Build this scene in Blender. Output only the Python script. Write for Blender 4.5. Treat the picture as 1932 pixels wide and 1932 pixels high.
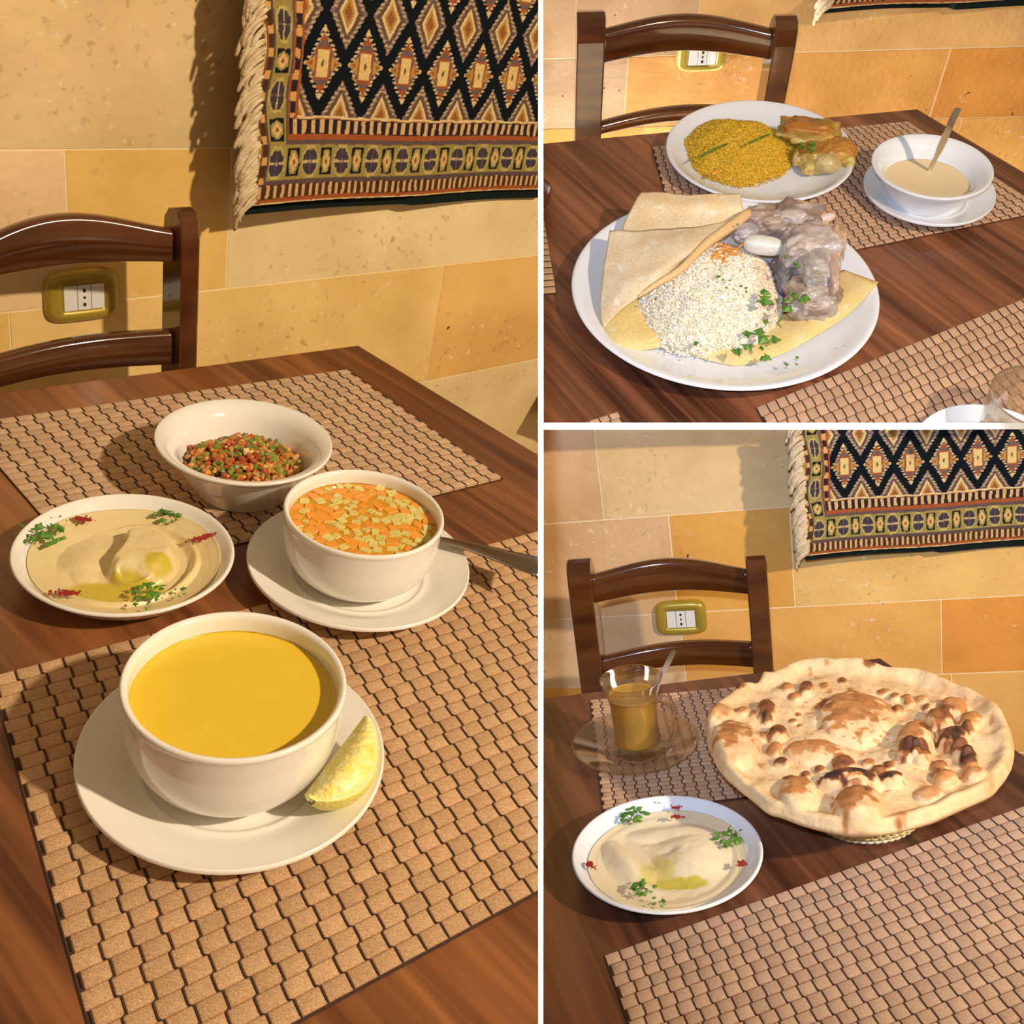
import bpy, bmesh, math, random
import numpy as np
from mathutils import Matrix, Vector
for o in list(bpy.data.objects): bpy.data.objects.remove(o)
SC = bpy.context.scene
PI = math.pi
# ---------------------------------------------------------------- camera, world, lights, exposure
F, CX = 1900.0, 966.0            # focal length in pixels of the 1932 px frame
ANG = dict(L=(0.54382118, -0.21801758), TR=(0.88115706, 0.04098238), BR=(0.28700662, 0.13975352))
WYAW = dict(L=0.85932429, TR=-0.02948501, BR=-0.22516353)     # bearing of the stone wall of each booth
HH = dict(L=.5, TR=.64, BR=.575)                              # camera height over each table top
WD = dict(L=1.20, TR=1.55, BR=1.6)                            # distance of each stone wall
UNIT = dict(L=.73, TR=1.58, BR=.95)                             # size of one unit of each booth in metres
TZ = .75
def _rx(a): c, s = math.cos(a), math.sin(a); return np.array([[1, 0, 0], [0, c, -s], [0, s, c]])
def _rz(a): c, s = math.cos(a), math.sin(a); return np.array([[c, -s, 0], [s, c, 0], [0, 0, 1]])
BASE = np.array([[1, 0, 0], [0, 0, 1], [0, -1, 0]], float)
RK = {k: _rx(-a[0]) @ BASE @ _rz(a[1]) for k, a in ANG.items()}    # camera (x right, y down, z ahead) -> booth
CAMP = np.array([0, 0, (TZ + HH['L']) * UNIT['L']])
def m4(R, t=(0, 0, 0)):
    M = Matrix.Identity(4)
    for i in range(3):
        for j in range(3): M[i][j] = float(R[i][j])
        M[i][3] = float(t[i])
    return M
ROOM = {}
for k in RK:
    R = RK['L'] @ RK[k].T
    ROOM[k] = m4(R, CAMP / UNIT[k] - R @ np.array([0, 0, HH[k]]))    # in booth units, turned into metres once built
def camw(x, up, z):              # camera-space point (right, up, ahead) -> world
    return Vector(CAMP + RK['L'] @ np.array([x, -up, z]))

cd = bpy.data.cameras.new('camera'); cam = bpy.data.objects.new('camera', cd); SC.collection.objects.link(cam)
cam.matrix_world = m4(RK['L'] @ np.diag([1, -1, -1]), CAMP)
cd.sensor_width = 36; cd.lens = F / 1932 * 36; cd.clip_start = .02; cd.clip_end = 50
SC.camera = cam
SC.view_settings.view_transform = 'Standard'; SC.view_settings.look = 'None'
SC.view_settings.exposure = 0; SC.view_settings.gamma = 1
try: SC.view_settings.use_curve_mapping = False
except Exception: pass
wd = bpy.data.worlds.new('world'); SC.world = wd; wd.use_nodes = True
bg = wd.node_tree.nodes['Background']; bg.inputs[0].default_value = (1, .72, .42, 1); bg.inputs[1].default_value = .30

def look(o, target):
    d = (Vector(target) - o.location).normalized()
    o.rotation_euler = d.to_track_quat('-Z', 'Y').to_euler()
def lamp(name, typ, loc, target, energy, color, size=.02, cone=1.6):
    l = bpy.data.lights.new(name, typ); o = bpy.data.objects.new(name, l); SC.collection.objects.link(o)
    l.energy = energy; l.color = color; o.location = loc; look(o, target)
    if typ == 'SPOT': l.spot_size = cone; l.spot_blend = .1; l.shadow_soft_size = size
    if typ == 'AREA': l.size = size
    if typ == 'POINT': l.shadow_soft_size = size
    return o
KEY = lamp('warm_lamp', 'SPOT', camw(1.15, .42, -.35), camw(.0, 0, .9), 118, (1, .84, .61), .030, 1.9)
FL = camw(-.02, .06, -.03)
FLASH = lamp('flash', 'SPOT', FL, camw(.50, .52, 1.4), 61, (.60, .80, 1.15), .010, 1.75)
FLASH.data.spot_blend = 1.0
# added direction mask in the flash nodes: keeps its beam off the left booth
FLASH.data.use_nodes = True
def beam_mask(o, na, nb):
    nt = o.data.node_tree; em = [n for n in nt.nodes if n.type == 'EMISSION'][0]
    geo = nt.nodes.new('ShaderNodeNewGeometry')
    out = None
    for n in (na, nb):
        d = nt.nodes.new('ShaderNodeVectorMath'); d.operation = 'DOT_PRODUCT'
        nt.links.new(geo.outputs['Incoming'], d.inputs[0]); d.inputs[1].default_value = tuple(n)
        r = nt.nodes.new('ShaderNodeMapRange'); r.inputs['From Min'].default_value = -.002; r.inputs['From Max'].default_value = .012
        nt.links.new(d.outputs['Value'], r.inputs['Value'])
        if out is None: out = r.outputs[0]
        else:
            m = nt.nodes.new('ShaderNodeMath'); m.operation = 'MULTIPLY'; nt.links.new(out, m.inputs[0]); nt.links.new(r.outputs[0], m.inputs[1]); out = m.outputs[0]
    nt.links.new(out, em.inputs['Strength'])
def mask_plane(px_a, za, px_b, zb):   # plane through the flash and two points on the seam; normal to the right
    def pt(px, z): return camw((px[0] - CX) / F * z, -(px[1] - CX) / F * z, z)
    a, b = pt(px_a, za) - FL, pt(px_b, zb) - FL
    n = a.cross(b).normalized()
    return n if n.dot(pt((1700, 900), 1.2) - FL) > 0 else -n
n1 = mask_plane((1018, 0), 1.21, (1018, 860), 1.33)
n2 = mask_plane((1018, 860), .75, (1018, 1932), .37)
FLASH_N = (n1, n2)
BACK1 = lamp('backdrop_fill_left', 'AREA', camw(-1.2, .2, 3.1), camw(.05, 0, 3.9), 160, (1, 1, 1), .8)  # added fill light, unseen behind the booths, brightens the backdrop
BACK2 = lamp('backdrop_fill_right', 'AREA', camw(1.3, .2, 3.1), camw(.3, 0, 3.9), 160, (1, 1, 1), .8)  # second added fill, also unseen, for the right half of the backdrop

# ---------------------------------------------------------------- geometry tools
def ray(k, px):
    d = RK[k] @ np.array([(px[0] - CX) / F, (px[1] - CX) / F, 1.0]); return d
def T(k, px, z=0.0):             # the point of the booth at height z over its table top that is seen at px
    d = ray(k, px); t = (HH[k] - z) / (-d[2]); return np.array([0, 0, HH[k]]) + t * d
def W(k, px, n=None):            # (along, height) on the upright plane parallel to the wall at distance n
    n = WD[k] if n is None else n
    w = WYAW[k]; nn = np.array([-math.sin(w), math.cos(w), 0]); d = ray(k, px); t = n / (nn @ d)
    P = np.array([0, 0, HH[k]]) + t * d
    return float(P @ np.array([math.cos(w), math.sin(w), 0])), float(P[2])
def WM(k): return ROOM[k] @ m4(_rz(WYAW[k]))     # wall frame: x along the wall, y into it, z up

def tag(o, label=None, cat=None, group=None, kind=None, room=None):
    if label: o['label'] = label
    if cat: o['category'] = cat
    if group: o['group'] = group
    if kind: o['kind'] = kind
    if room: o['booth'] = room
    return o
OBJ = []
def link(name, data, mw, parent=None):
    o = bpy.data.objects.new(name, data); SC.collection.objects.link(o)
    if parent is not None:
        o.parent = parent
        o.matrix_parent_inverse = Matrix.Identity(4)
        o.matrix_basis = mw
    else: o.matrix_world = mw
    OBJ.append(o); return o
I4 = Matrix.Identity(4)
def mesh(name, V, Fc, mat, smooth=True, cols=None, uv=None):
    me = bpy.data.meshes.new(name)
    me.from_pydata([tuple(map(float, v)) for v in V], [], [tuple(int(i) for i in f) for f in Fc]); me.update()
    if smooth:
        me.polygons.foreach_set('use_smooth', [True] * len(me.polygons))
    mats = mat if isinstance(mat, (list, tuple)) else [mat]
    for m in mats: me.materials.append(m)
    if cols is not None:
        ca = me.color_attributes.new('col', 'FLOAT_COLOR', 'POINT')
        c = np.ones((len(V), 4), np.float32); c[:, :3] = np.asarray(cols)[:, :3]
        ca.data.foreach_set('color', c.ravel())
    if uv is not None:
        ul = me.uv_layers.new(name='UVMap'); idx = np.zeros(len(me.loops), np.int32); me.loops.foreach_get('vertex_index', idx)
        ul.data.foreach_set('uv', np.asarray(uv, np.float32)[idx].ravel())
    return me
def join(parts):                 # [(V,F)] -> one
    V, Fc, n = [], [], 0
    for v, f in parts:
        V += [tuple(x) for x in v]; Fc += [tuple(i + n for i in q) for q in f]; n += len(v)
    return V, Fc
def box(x0, x1, y0, y1, z0, z1, b=0.0):
    if b <= 0:
        V = [(x, y, z) for x in (x0, x1) for y in (y0, y1) for z in (z0, z1)]
        return V, [(0, 1, 3, 2), (4, 6, 7, 5), (0, 4, 5, 1), (2, 3, 7, 6), (0, 2, 6, 4), (1, 5, 7, 3)]
    bm = bmesh.new(); bmesh.ops.create_cube(bm, size=1)
    for v in bm.verts: v.co = Vector(((x0 + x1) / 2 + v.co.x * (x1 - x0), (y0 + y1) / 2 + v.co.y * (y1 - y0), (z0 + z1) / 2 + v.co.z * (z1 - z0)))
    bmesh.ops.bevel(bm, geom=bm.edges[:], offset=b, segments=3, profile=.7, affect='EDGES')
    r = [tuple(v.co) for v in bm.verts], [tuple(v.index for v in f.verts) for f in bm.faces]; bm.free(); return r
def lathe(prof, seg=72):
    V, Fc = [], []
    n = len(prof)
    for i in range(seg):
        a = 2 * PI * i / seg
        for r, z in prof: V.append((r * math.cos(a), r * math.sin(a), z))
    for i in range(seg):
        j = (i + 1) % seg
        for p in range(n - 1): Fc.append((i * n + p, j * n + p, j * n + p + 1, i * n + p + 1))
    return V, Fc
def smoothprof(pts, m=4):        # Catmull-Rom through a lathe profile
    P = [np.array(p, float) for p in pts]; out = []
    for i in range(len(P) - 1):
        p0 = P[max(i - 1, 0)]; p1 = P[i]; p2 = P[i + 1]; p3 = P[min(i + 2, len(P) - 1)]
        for s in range(m):
            t = s / m
            q = .5 * ((2 * p1) + (p2 - p0) * t + (2 * p0 - 5 * p1 + 4 * p2 - p3) * t * t + (3 * p1 - p0 - 3 * p2 + p3) * t ** 3)
            out.append((max(q[0], 0), q[1]))
    out.append(tuple(P[-1])); return out
def tube(path, rad, seg=10, flat=1.0, up=(0, 0, 1)):
    P = [np.array(p, float) for p in path]; n = len(P)
    rad = rad if isinstance(rad, (list, tuple)) else [rad] * n
    V, Fc = [], []
    for i, p in enumerate(P):
        d = P[min(i + 1, n - 1)] - P[max(i - 1, 0)]; d /= np.linalg.norm(d) + 1e-12
        u = np.cross(np.array(up, float), d)
        if np.linalg.norm(u) < 1e-3: u = np.cross(np.array((1, 0, 0.)), d)
        u /= np.linalg.norm(u); w = np.cross(d, u)
        for s in range(seg):
            a = 2 * PI * s / seg; V.append(tuple(p + rad[i] * (math.cos(a) * u + flat * math.sin(a) * w)))
    for i in range(n - 1):
        for s in range(seg): t = (s + 1) % seg; Fc.append((i * seg + s, i * seg + t, (i + 1) * seg + t, (i + 1) * seg + s))
    Fc.append(tuple(range(seg))[::-1]); Fc.append(tuple((n - 1) * seg + s for s in range(seg)))
    return V, Fc
def catmull(P, m):
    P = [np.array(p, float) for p in P]; out = []
    for i in range(len(P) - 1):
        p0 = P[max(i - 1, 0)]; p1 = P[i]; p2 = P[i + 1]; p3 = P[min(i + 2, len(P) - 1)]
        for s in range(m):
            t = s / m; out.append(.5 * ((2 * p1) + (p2 - p0) * t + (2 * p0 - 5 * p1 + 4 * p2 - p3) * t * t + (3 * p1 - p0 - 3 * p2 + p3) * t ** 3))
    out.append(P[-1]); return out
def vnoise(p, seed=0):           # smooth value noise, vectorised, p: (n,2) or (n,3)
    p = np.asarray(p, float)
    if p.shape[1] == 2: p = np.c_[p, np.zeros(len(p))]
    i = np.floor(p).astype(np.int64); f = p - i; f = f * f * (3 - 2 * f)
    def h(a): 
        n = (a[:, 0] * 73856093) ^ (a[:, 1] * 19349663) ^ (a[:, 2] * 83492791) ^ (seed * 2654435761 % 4294967291)
        n = (n ^ (n >> 13)) * 1274126177 & 0xffffffff; n = (n ^ (n >> 16)) & 0xffff
        return n / 65535.0
    r = 0
    for dx in (0, 1):
        for dy in (0, 1):
            for dz in (0, 1):
                w = (f[:, 0] if dx else 1 - f[:, 0]) * (f[:, 1] if dy else 1 - f[:, 1]) * (f[:, 2] if dz else 1 - f[:, 2])
                r = r + w * h(i + np.array([dx, dy, dz]))
    return r * 2 - 1
def fbm(p, seed=0, o=3): 
    p = np.asarray(p, float); return sum(vnoise(p * 2 ** i, seed + i) / 2 ** i for i in range(o))
_ico = {}
def ico(sub):
    if sub not in _ico:
        bm = bmesh.new(); bmesh.ops.create_icosphere(bm, subdivisions=sub, radius=1)
        _ico[sub] = (np.array([tuple(v.co) for v in bm.verts]), [tuple(v.index for v in f.verts) for f in bm.faces]); bm.free()
    return _ico[sub]
def blob(c, rad, rz=0, amp=.2, fr=1.6, seed=0, sub=3, tilt=0, sq=1.0):
    V, Fc = ico(sub); V = V.copy()
    if sq != 1: V = np.sign(V) * np.abs(V) ** sq
    V = V * (1 + amp * fbm(V * fr + seed * 7.3, seed))[:, None]
    V = V * np.array(rad)
    V = V @ _rx(tilt).T @ _rz(rz).T
    return [tuple(v + np.array(c)) for v in V], Fc

# ---------------------------------------------------------------- materials
def mat(name, col=(.8, .8, .8), rough=.5, metal=0, col2=None, ns=20, nd=3, bump=0, bs=200, attr=False, trans=0, ior=1.5, coat=0, sss=0, sssr=(1, .5, .25), spec=.5, stretch=(1, 1, 1), objcol=False, lo=.35, hi=.65):
    m = bpy.data.materials.new(name); m.use_nodes = True; nt = m.node_tree; b = nt.nodes['Principled BSDF']
    b.inputs['Roughness'].default_value = rough; b.inputs['Metallic'].default_value = metal
    b.inputs['Transmission Weight'].default_value = trans; b.inputs['IOR'].default_value = ior
    b.inputs['Coat Weight'].default_value = coat; b.inputs['Coat Roughness'].default_value = .06
    b.inputs['Specular IOR Level'].default_value = spec
    if sss: b.inputs['Subsurface Weight'].default_value = sss; b.inputs['Subsurface Radius'].default_value = sssr; b.inputs['Subsurface Scale'].default_value = .004
    tc = nt.nodes.new('ShaderNodeTexCoord'); mp = nt.nodes.new('ShaderNodeMapping'); mp.inputs['Scale'].default_value = stretch
    nt.links.new(tc.outputs['Object'], mp.inputs[0])
    src = None
    if attr: n = nt.nodes.new('ShaderNodeAttribute'); n.attribute_name = 'col'; src = n.outputs['Color']
    elif objcol: n = nt.nodes.new('ShaderNodeObjectInfo'); src = n.outputs['Color']
    if col2 is not None:
        nz = nt.nodes.new('ShaderNodeTexNoise'); nz.inputs['Scale'].default_value = ns; nz.inputs['Detail'].default_value = nd
        nt.links.new(mp.outputs[0], nz.inputs['Vector'])
        rp = nt.nodes.new('ShaderNodeValToRGB'); rp.color_ramp.elements[0].position = lo; rp.color_ramp.elements[1].position = hi
        rp.color_ramp.elements[0].color = (*col, 1); rp.color_ramp.elements[1].color = (*col2, 1)
        nt.links.new(nz.outputs['Fac'], rp.inputs[0])
        if src is not None:
            mx = nt.nodes.new('ShaderNodeMix'); mx.data_type = 'RGBA'; mx.blend_type = 'MULTIPLY'; mx.inputs['Factor'].default_value = 1
            nt.links.new(src, mx.inputs['A']); nt.links.new(rp.outputs[0], mx.inputs['B']); src = mx.outputs['Result']
        else: src = rp.outputs[0]
    if src is not None: nt.links.new(src, b.inputs['Base Color'])
    else: b.inputs['Base Color'].default_value = (*col, 1)
    if bump:
        nb = nt.nodes.new('ShaderNodeTexNoise'); nb.inputs['Scale'].default_value = bs; nb.inputs['Detail'].default_value = 4
        nt.links.new(mp.outputs[0], nb.inputs['Vector'])
        bp = nt.nodes.new('ShaderNodeBump'); bp.inputs['Strength'].default_value = min(bump, 1); bp.inputs['Distance'].default_value = .001 * max(bump, 1)
        nt.links.new(nb.outputs['Fac'], bp.inputs['Height']); nt.links.new(bp.outputs[0], b.inputs['Normal'])
    return m
def stone_mat(name, pits=1.0):
    m = mat(name, rough=.55, objcol=True, col=(.84, .75, .58), col2=(1.14, 1.12, 1.08), ns=7, nd=6, bump=1.2, bs=60, lo=.3, hi=.7)
    nt = m.node_tree; b = nt.nodes['Principled BSDF']; base = b.inputs['Base Color'].links[0].from_socket
    tc = [n for n in nt.nodes if n.type == 'TEX_COORD'][0]
    oi = nt.nodes.new('ShaderNodeObjectInfo')
    # fine mottling, dark pits and pale fillings gathered in patches
    def noise(s, d, off=0):
        mp = nt.nodes.new('ShaderNodeMapping'); mp.inputs['Location'].default_value = (off, off, off); nt.links.new(tc.outputs['Object'], mp.inputs[0])
        n = nt.nodes.new('ShaderNodeTexNoise'); n.inputs['Scale'].default_value = s; n.inputs['Detail'].default_value = d; nt.links.new(mp.outputs[0], n.inputs['Vector']); return n.outputs['Fac']
    def ramp(s, a, c):
        r = nt.nodes.new('ShaderNodeMapRange'); r.inputs['From Min'].default_value = a; r.inputs['From Max'].default_value = c; nt.links.new(s, r.inputs['Value']); return r.outputs[0]
    def mul(a, c):
        q = nt.nodes.new('ShaderNodeMath'); q.operation = 'MULTIPLY'; nt.links.new(a, q.inputs[0])
        if isinstance(c, float): q.inputs[1].default_value = c
        else: nt.links.new(c, q.inputs[1])
        return q.outputs[0]
    def mixc(a, col, f):
        x = nt.nodes.new('ShaderNodeMix'); x.data_type = 'RGBA'; nt.links.new(a, x.inputs['A']); x.inputs['B'].default_value = (*col, 1); nt.links.new(f, x.inputs['Factor']); return x.outputs['Result']
    patch = ramp(noise(5, 2, 3.7), .48, .62)
    dark = mul(mul(ramp(noise(110, 5, 1.1), .60, .70), patch), .55 * pits)
    pale = mul(mul(ramp(noise(85, 5, 9.3), .63, .70), patch), .6)
    c = mixc(mixc(base, (.30, .17, .08), dark), (.92, .80, .60), pale)
    holes = ramp(noise(48, 1, 5.5), .79, .80)
    c = mixc(c, (.05, .035, .02), mul(holes, 1.0))
    nt.links.new(c, b.inputs['Base Color'])
    return m
MT = {}
MT['stone'] = stone_mat('travertine')
MT['mortar'] = mat('pale_mortar', (.88, .74, .48), .8)
def wood_mat(name, a, b_, rough=.3):
    m = bpy.data.materials.new(name); m.use_nodes = True; nt = m.node_tree; b = nt.nodes['Principled BSDF']
    b.inputs['Roughness'].default_value = rough; b.inputs['Coat Weight'].default_value = .25; b.inputs['Coat Roughness'].default_value = .25
    tc = nt.nodes.new('ShaderNodeTexCoord'); mp = nt.nodes.new('ShaderNodeMapping'); mp.inputs['Scale'].default_value = (62, 2.2, 1)
    nt.links.new(tc.outputs['UV'], mp.inputs[0])
    n = nt.nodes.new('ShaderNodeTexNoise'); n.inputs['Scale'].default_value = 1; n.inputs['Detail'].default_value = 5; n.inputs['Distortion'].default_value = .9; nt.links.new(mp.outputs[0], n.inputs['Vector'])
    mp2 = nt.nodes.new('ShaderNodeMapping'); mp2.inputs['Scale'].default_value = (16, 1.0, 1); nt.links.new(tc.outputs['UV'], mp2.inputs[0])
    n2 = nt.nodes.new('ShaderNodeTexNoise'); n2.inputs['Scale'].default_value = 1; n2.inputs['Detail'].default_value = 3; n2.inputs['Distortion'].default_value = 1.2; nt.links.new(mp2.outputs[0], n2.inputs['Vector'])
    ad = nt.nodes.new('ShaderNodeMath'); ad.operation = 'ADD'; nt.links.new(n.outputs['Fac'], ad.inputs[0]); nt.links.new(n2.outputs['Fac'], ad.inputs[1])
    rp = nt.nodes.new('ShaderNodeValToRGB'); e = rp.color_ramp.elements; e[0].position = .38; e[0].color = (*a, 1); e[1].position = .66; e[1].color = (*b_, 1)
    hf = nt.nodes.new('ShaderNodeMath'); hf.operation = 'MULTIPLY'; hf.inputs[1].default_value = .5; nt.links.new(ad.outputs[0], hf.inputs[0]); nt.links.new(hf.outputs[0], rp.inputs[0])
    nt.links.new(rp.outputs[0], b.inputs['Base Color']); return m
MT['woodL'] = wood_mat('walnut_laminate', (.085, .022, .006), (.34, .125, .040))
MT['woodR'] = wood_mat('walnut_laminate_cool', (.055, .015, .007), (.38, .135, .055))
MT['woodB'] = wood_mat('dark_walnut_laminate', (.035, .011, .007), (.23, .085, .042))
MT['chair'] = mat('dark_varnished_wood', (.055, .014, .004), .16, col2=(.13, .038, .007), ns=6, stretch=(1, 1, 6), coat=.6)
MT['ceramic'] = mat('white_glazed_ceramic', (.84, .80, .74), .12, coat=.5)
MT['ceramicR'] = mat('white_glazed_porcelain', (.84, .85, .88), .12, coat=.5)
MT['gold'] = mat('gold_painted_plastic', (.44, .31, .035), .32, metal=.25, coat=.3)
MT['white_plastic'] = mat('white_plastic', (.82, .78, .74), .4)
MT['black'] = mat('black_hole', (.01, .01, .01), .8)
MT['weave'] = mat('woven_straw_cells', (.80, .78, .76), .75, attr=True, col2=(1.08, 1.05, 1.0), ns=500, bump=1.0, bs=900, stretch=(1, 4, 1))
MT['weave_base'] = mat('dark_warp_thread', (.05, .022, .012), .8)
MT['rug'] = mat('woven_rug_pile', (.85, .85, .85), .95, attr=True, col2=(1.1, 1.1, 1.1), ns=700, bump=1, bs=1200, spec=.1)
MT['lining'] = mat('black_green_rug_lining', (.008, .014, .012), .95, spec=.1)
MT['fringe'] = mat('cream_cotton_fringe', (.74, .60, .40), .9, col2=(.60, .44, .25), ns=120, bump=1, bs=500)
MT['soup'] = mat('yellow_lentil_soup', (.79, .53, .035), .22, col2=(.77, .50, .03), ns=60, coat=.4)
MT['broth'] = mat('orange_broth', (.66, .30, .02), .08, coat=.6)
MT['carrot'] = mat('carrot', (.88, .31, .04), .35, col2=(.80, .36, .05), ns=200, coat=.3)
MT['potato'] = mat('pale_green_vegetable', (.76, .62, .20), .35, col2=(.62, .56, .16), ns=200, coat=.3)
MT['food'] = mat('glossy_food', (.9, .9, .9), .35, attr=True, col2=(1.08, 1.08, 1.08), ns=300, coat=.35, bump=.4, bs=500)
MT['cream'] = mat('creamy_paste', (.97, .97, .97), .33, attr=True, col2=(1.02, 1.02, 1.02), ns=200, coat=.25)
MT['matte_food'] = mat('matte_food', (.9, .9, .9), .6, attr=True, col2=(1.08, 1.08, 1.08), ns=260, bump=.5, bs=400)
MT['rice'] = mat('cooked_rice', (.95, .95, .95), .45, attr=True, spec=.3)
MT['bread'] = mat('baked_bread', (.92, .92, .92), .7, attr=True, col2=(1.06, 1.06, 1.06), ns=120, bump=.6, bs=300)
MT['leaf'] = mat('parsley_green', (.035, .14, .012), .5, col2=(.13, .30, .03), ns=90)
MT['sumac'] = mat('dark_red_spice', (.30, .012, .010), .7)
MT['peel'] = mat('lemon_peel', (.86, .74, .14), .35, bump=.8, bs=600, coat=.2)
MT['pith'] = mat('lemon_pith', (.90, .82, .42), .6)
MT['flesh'] = mat('lemon_flesh', (.90, .74, .14), .2, col2=(.96, .88, .42), ns=220, bump=1, bs=350, coat=.4)
MT['steel'] = mat('polished_steel', (.62, .58, .54), .16, metal=1)
def thin_glass(name, tint, fac):
    m = bpy.data.materials.new(name); m.use_nodes = True; nt = m.node_tree; nt.nodes.clear()
    o = nt.nodes.new('ShaderNodeOutputMaterial'); mx = nt.nodes.new('ShaderNodeMixShader'); t = nt.nodes.new('ShaderNodeBsdfTransparent'); g = nt.nodes.new('ShaderNodeBsdfGlossy'); l = nt.nodes.new('ShaderNodeLayerWeight')
    t.inputs[0].default_value = (*tint, 1); g.inputs['Roughness'].default_value = .04; l.inputs[0].default_value = .5
    pw = nt.nodes.new('ShaderNodeMath'); pw.operation = 'POWER'; pw.inputs[1].default_value = 2.6; nt.links.new(l.outputs['Facing'], pw.inputs[0])
    ma = nt.nodes.new('ShaderNodeMath'); ma.operation = 'MULTIPLY_ADD'; ma.inputs[1].default_value = .55; ma.inputs[2].default_value = fac; nt.links.new(pw.outputs[0], ma.inputs[0])
    nt.links.new(ma.outputs[0], mx.inputs[0]); nt.links.new(t.outputs[0], mx.inputs[1]); nt.links.new(g.outputs[0], mx.inputs[2]); rf = nt.nodes.new('ShaderNodeBsdfGlass'); rf.inputs['IOR'].default_value = 1.42; rf.inputs['Roughness'].default_value = 0
    m2 = nt.nodes.new('ShaderNodeMixShader'); m2.inputs[0].default_value = .38; nt.links.new(mx.outputs[0], m2.inputs[1]); nt.links.new(rf.outputs[0], m2.inputs[2]); nt.links.new(m2.outputs[0], o.inputs[0]); return m
MT['steel_dark'] = mat('wood_reflection_steel', (.36, .29, .24), .22, metal=1)  # brown reflection of the wood put into the steel's base colour
MT['glass'] = thin_glass('clear_glass', (.97, .95, .92), .035)
MT['tea'] = mat('amber_tea', (.88, .52, .09), .03, trans=.55, ior=1.25, coat=.3)
MT['basket'] = mat('pale_woven_cane', (.74, .66, .42), .6, col2=(.60, .50, .28), ns=200)
MT['backdrop_white'] = mat('white_backdrop_paint', (.95, .95, .95), .9)
MT['floor'] = mat('beige_floor_tile', (.32, .26, .19), .5, col2=(.40, .33, .24), ns=4)
MT['dark'] = mat('dark_brown_glaze', (.14, .025, .006), .25, coat=.3)
MT['yogurt'] = mat('pale_yoghurt_soup', (.80, .62, .36), .22, coat=.4)

# ---------------------------------------------------------------- generic builders
def root(k, name, P, label, cat, group=None, rz=0):
    o = link(name, None, ROOM[k] @ Matrix.Translation(Vector(P)) @ Matrix.Rotation(rz, 4, 'Z'))
    o.empty_display_size = .02
    return tag(o, label, cat, group, room=k)
def one(k, name, P, vf, mt, label, cat, group=None, kind=None, rz=0, smooth=True, cols=None):
    me = mesh(name, vf[0], vf[1], mt, smooth, cols)
    o = link(name, me, ROOM[k] @ Matrix.Translation(Vector(P)) @ Matrix.Rotation(rz, 4, 'Z'))
    return tag(o, label, cat, group, kind, k)
def part(name, vf, mt, parent, label=None, smooth=True, cols=None, kind=None, uv=None, loc=None):
    me = mesh(name, vf[0], vf[1], mt, smooth, cols, uv)
    return tag(link(name, me, Matrix.Translation(Vector(loc)) if loc is not None else I4, parent), label, None, None, kind)
def axes(k, c, z=0.0, d=12):     # bearing of picture-right on the table there, metres per pixel right and up
    P = T(k, c, z); A = T(k, (c[0] + d, c[1]), z) - P; B = T(k, (c[0], c[1] - d), z) - P
    return P, math.atan2(A[1], A[0]), np.linalg.norm(A) / d, np.linalg.norm(B) / d
def circ(cx, cy, r, k, z):       # camera-cone circle -> centre and radius at height z
    h = HH[k] - z; return np.array([cx * h, cy * h, 0]), r * h

# ---------------------------------------------------------------- stone walls
def wall(k, name, rows, umin, umax, label):
    n = WD[k]
    me = mesh(name, *box(umin, umax, n + .0004, n + .10, -TZ, rows[-1][1], 0), MT['mortar'], False)
    w = link(name, me, WM(k)); tag(w, label, None, None, 'structure', k)
    rnd = random.Random(5)
    for (z0, z1, us, cs) in rows:
        us = [umin] + list(us) + [umax]
        for i in range(len(us) - 1):
            g = .0009; out = rnd.uniform(0, .0008)
            v, f = box(us[i] + g, us[i + 1] - g, n - out, n + .02, z0 + g, z1 - g, .0008)
            b = part('stone_block', (v, f), MT['stone'], w, smooth=False)
            b.color = (*cs[min(i, len(cs) - 1)], 1)
    return w
def hz(k, px): return W(k, px)[1]
def hu(k, px): return W(k, px)[0]
CREAM, YEL, ORA, PALE, PINK = (.74, .55, .29), (.82, .54, .17), (.82, .50, .18), (.86, .68, .38), (.84, .60, .34)
a, b_, c = hz('L', (240, 281)), hz('L', (700, 515)), hz('L', (940, 692))
wall('L', 'wall_left', [(-.75, c - .22, [.3, .9, 1.3], [ORA, YEL]), (c - .22, c, [.2, .75], [PALE, PALE]), (c, b_, [hu('L', (20, 640)), hu('L', (821, 610))], [YEL, (.86, .60, .24), (.82, .50, .17)]),
     (b_, a, [hu('L', (124, 340)), hu('L', (432, 400))], [PINK, YEL, PALE]), (a, a + .30, [.15], [(.72, .53, .27)]), (a + .30, a + .62, [.6], [CREAM])], -.2, 2.2, 'left booth wall of pale and yellow travertine blocks')
CR, YR, OR_, GR = (.74, .47, .25), (.76, .39, .08), (.74, .32, .06), (.74, .52, .33)
a, b_, c = hz('BR', (1320, 968)), hz('BR', (1700, 1135)), hz('BR', (1850, 1269))
wall('BR', 'wall_right', [(-.75, c - .15, [-.3, .1, .5], [YR, OR_]), (c - .15, c, [.0, .33], [YR, YR, (.78, .45, .14)]), (c, b_, [hu('BR', (1285, 1200)) + .002, hu('BR', (1777, 1215))], [GR, (.78, .41, .11), OR_]),
     (b_, a, [hu('BR', (1264, 1000)), hu('BR', (1492, 1000))], [CR, YR, (.80, .50, .17)]), (a, a + .22, [hu('BR', (1131, 900))], [CR, (.80, .56, .28)]), (a + .22, a + .4, [.1], [CR])], -.9, 1.3, 'lower booth wall of travertine blocks behind the chair and rug')
CR, YR, OR_ = (.55, .36, .21), (.66, .33, .07), (.66, .29, .06)
b_, c = hz('TR', (1400, 102)), hz('TR', (1860, 222))
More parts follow.
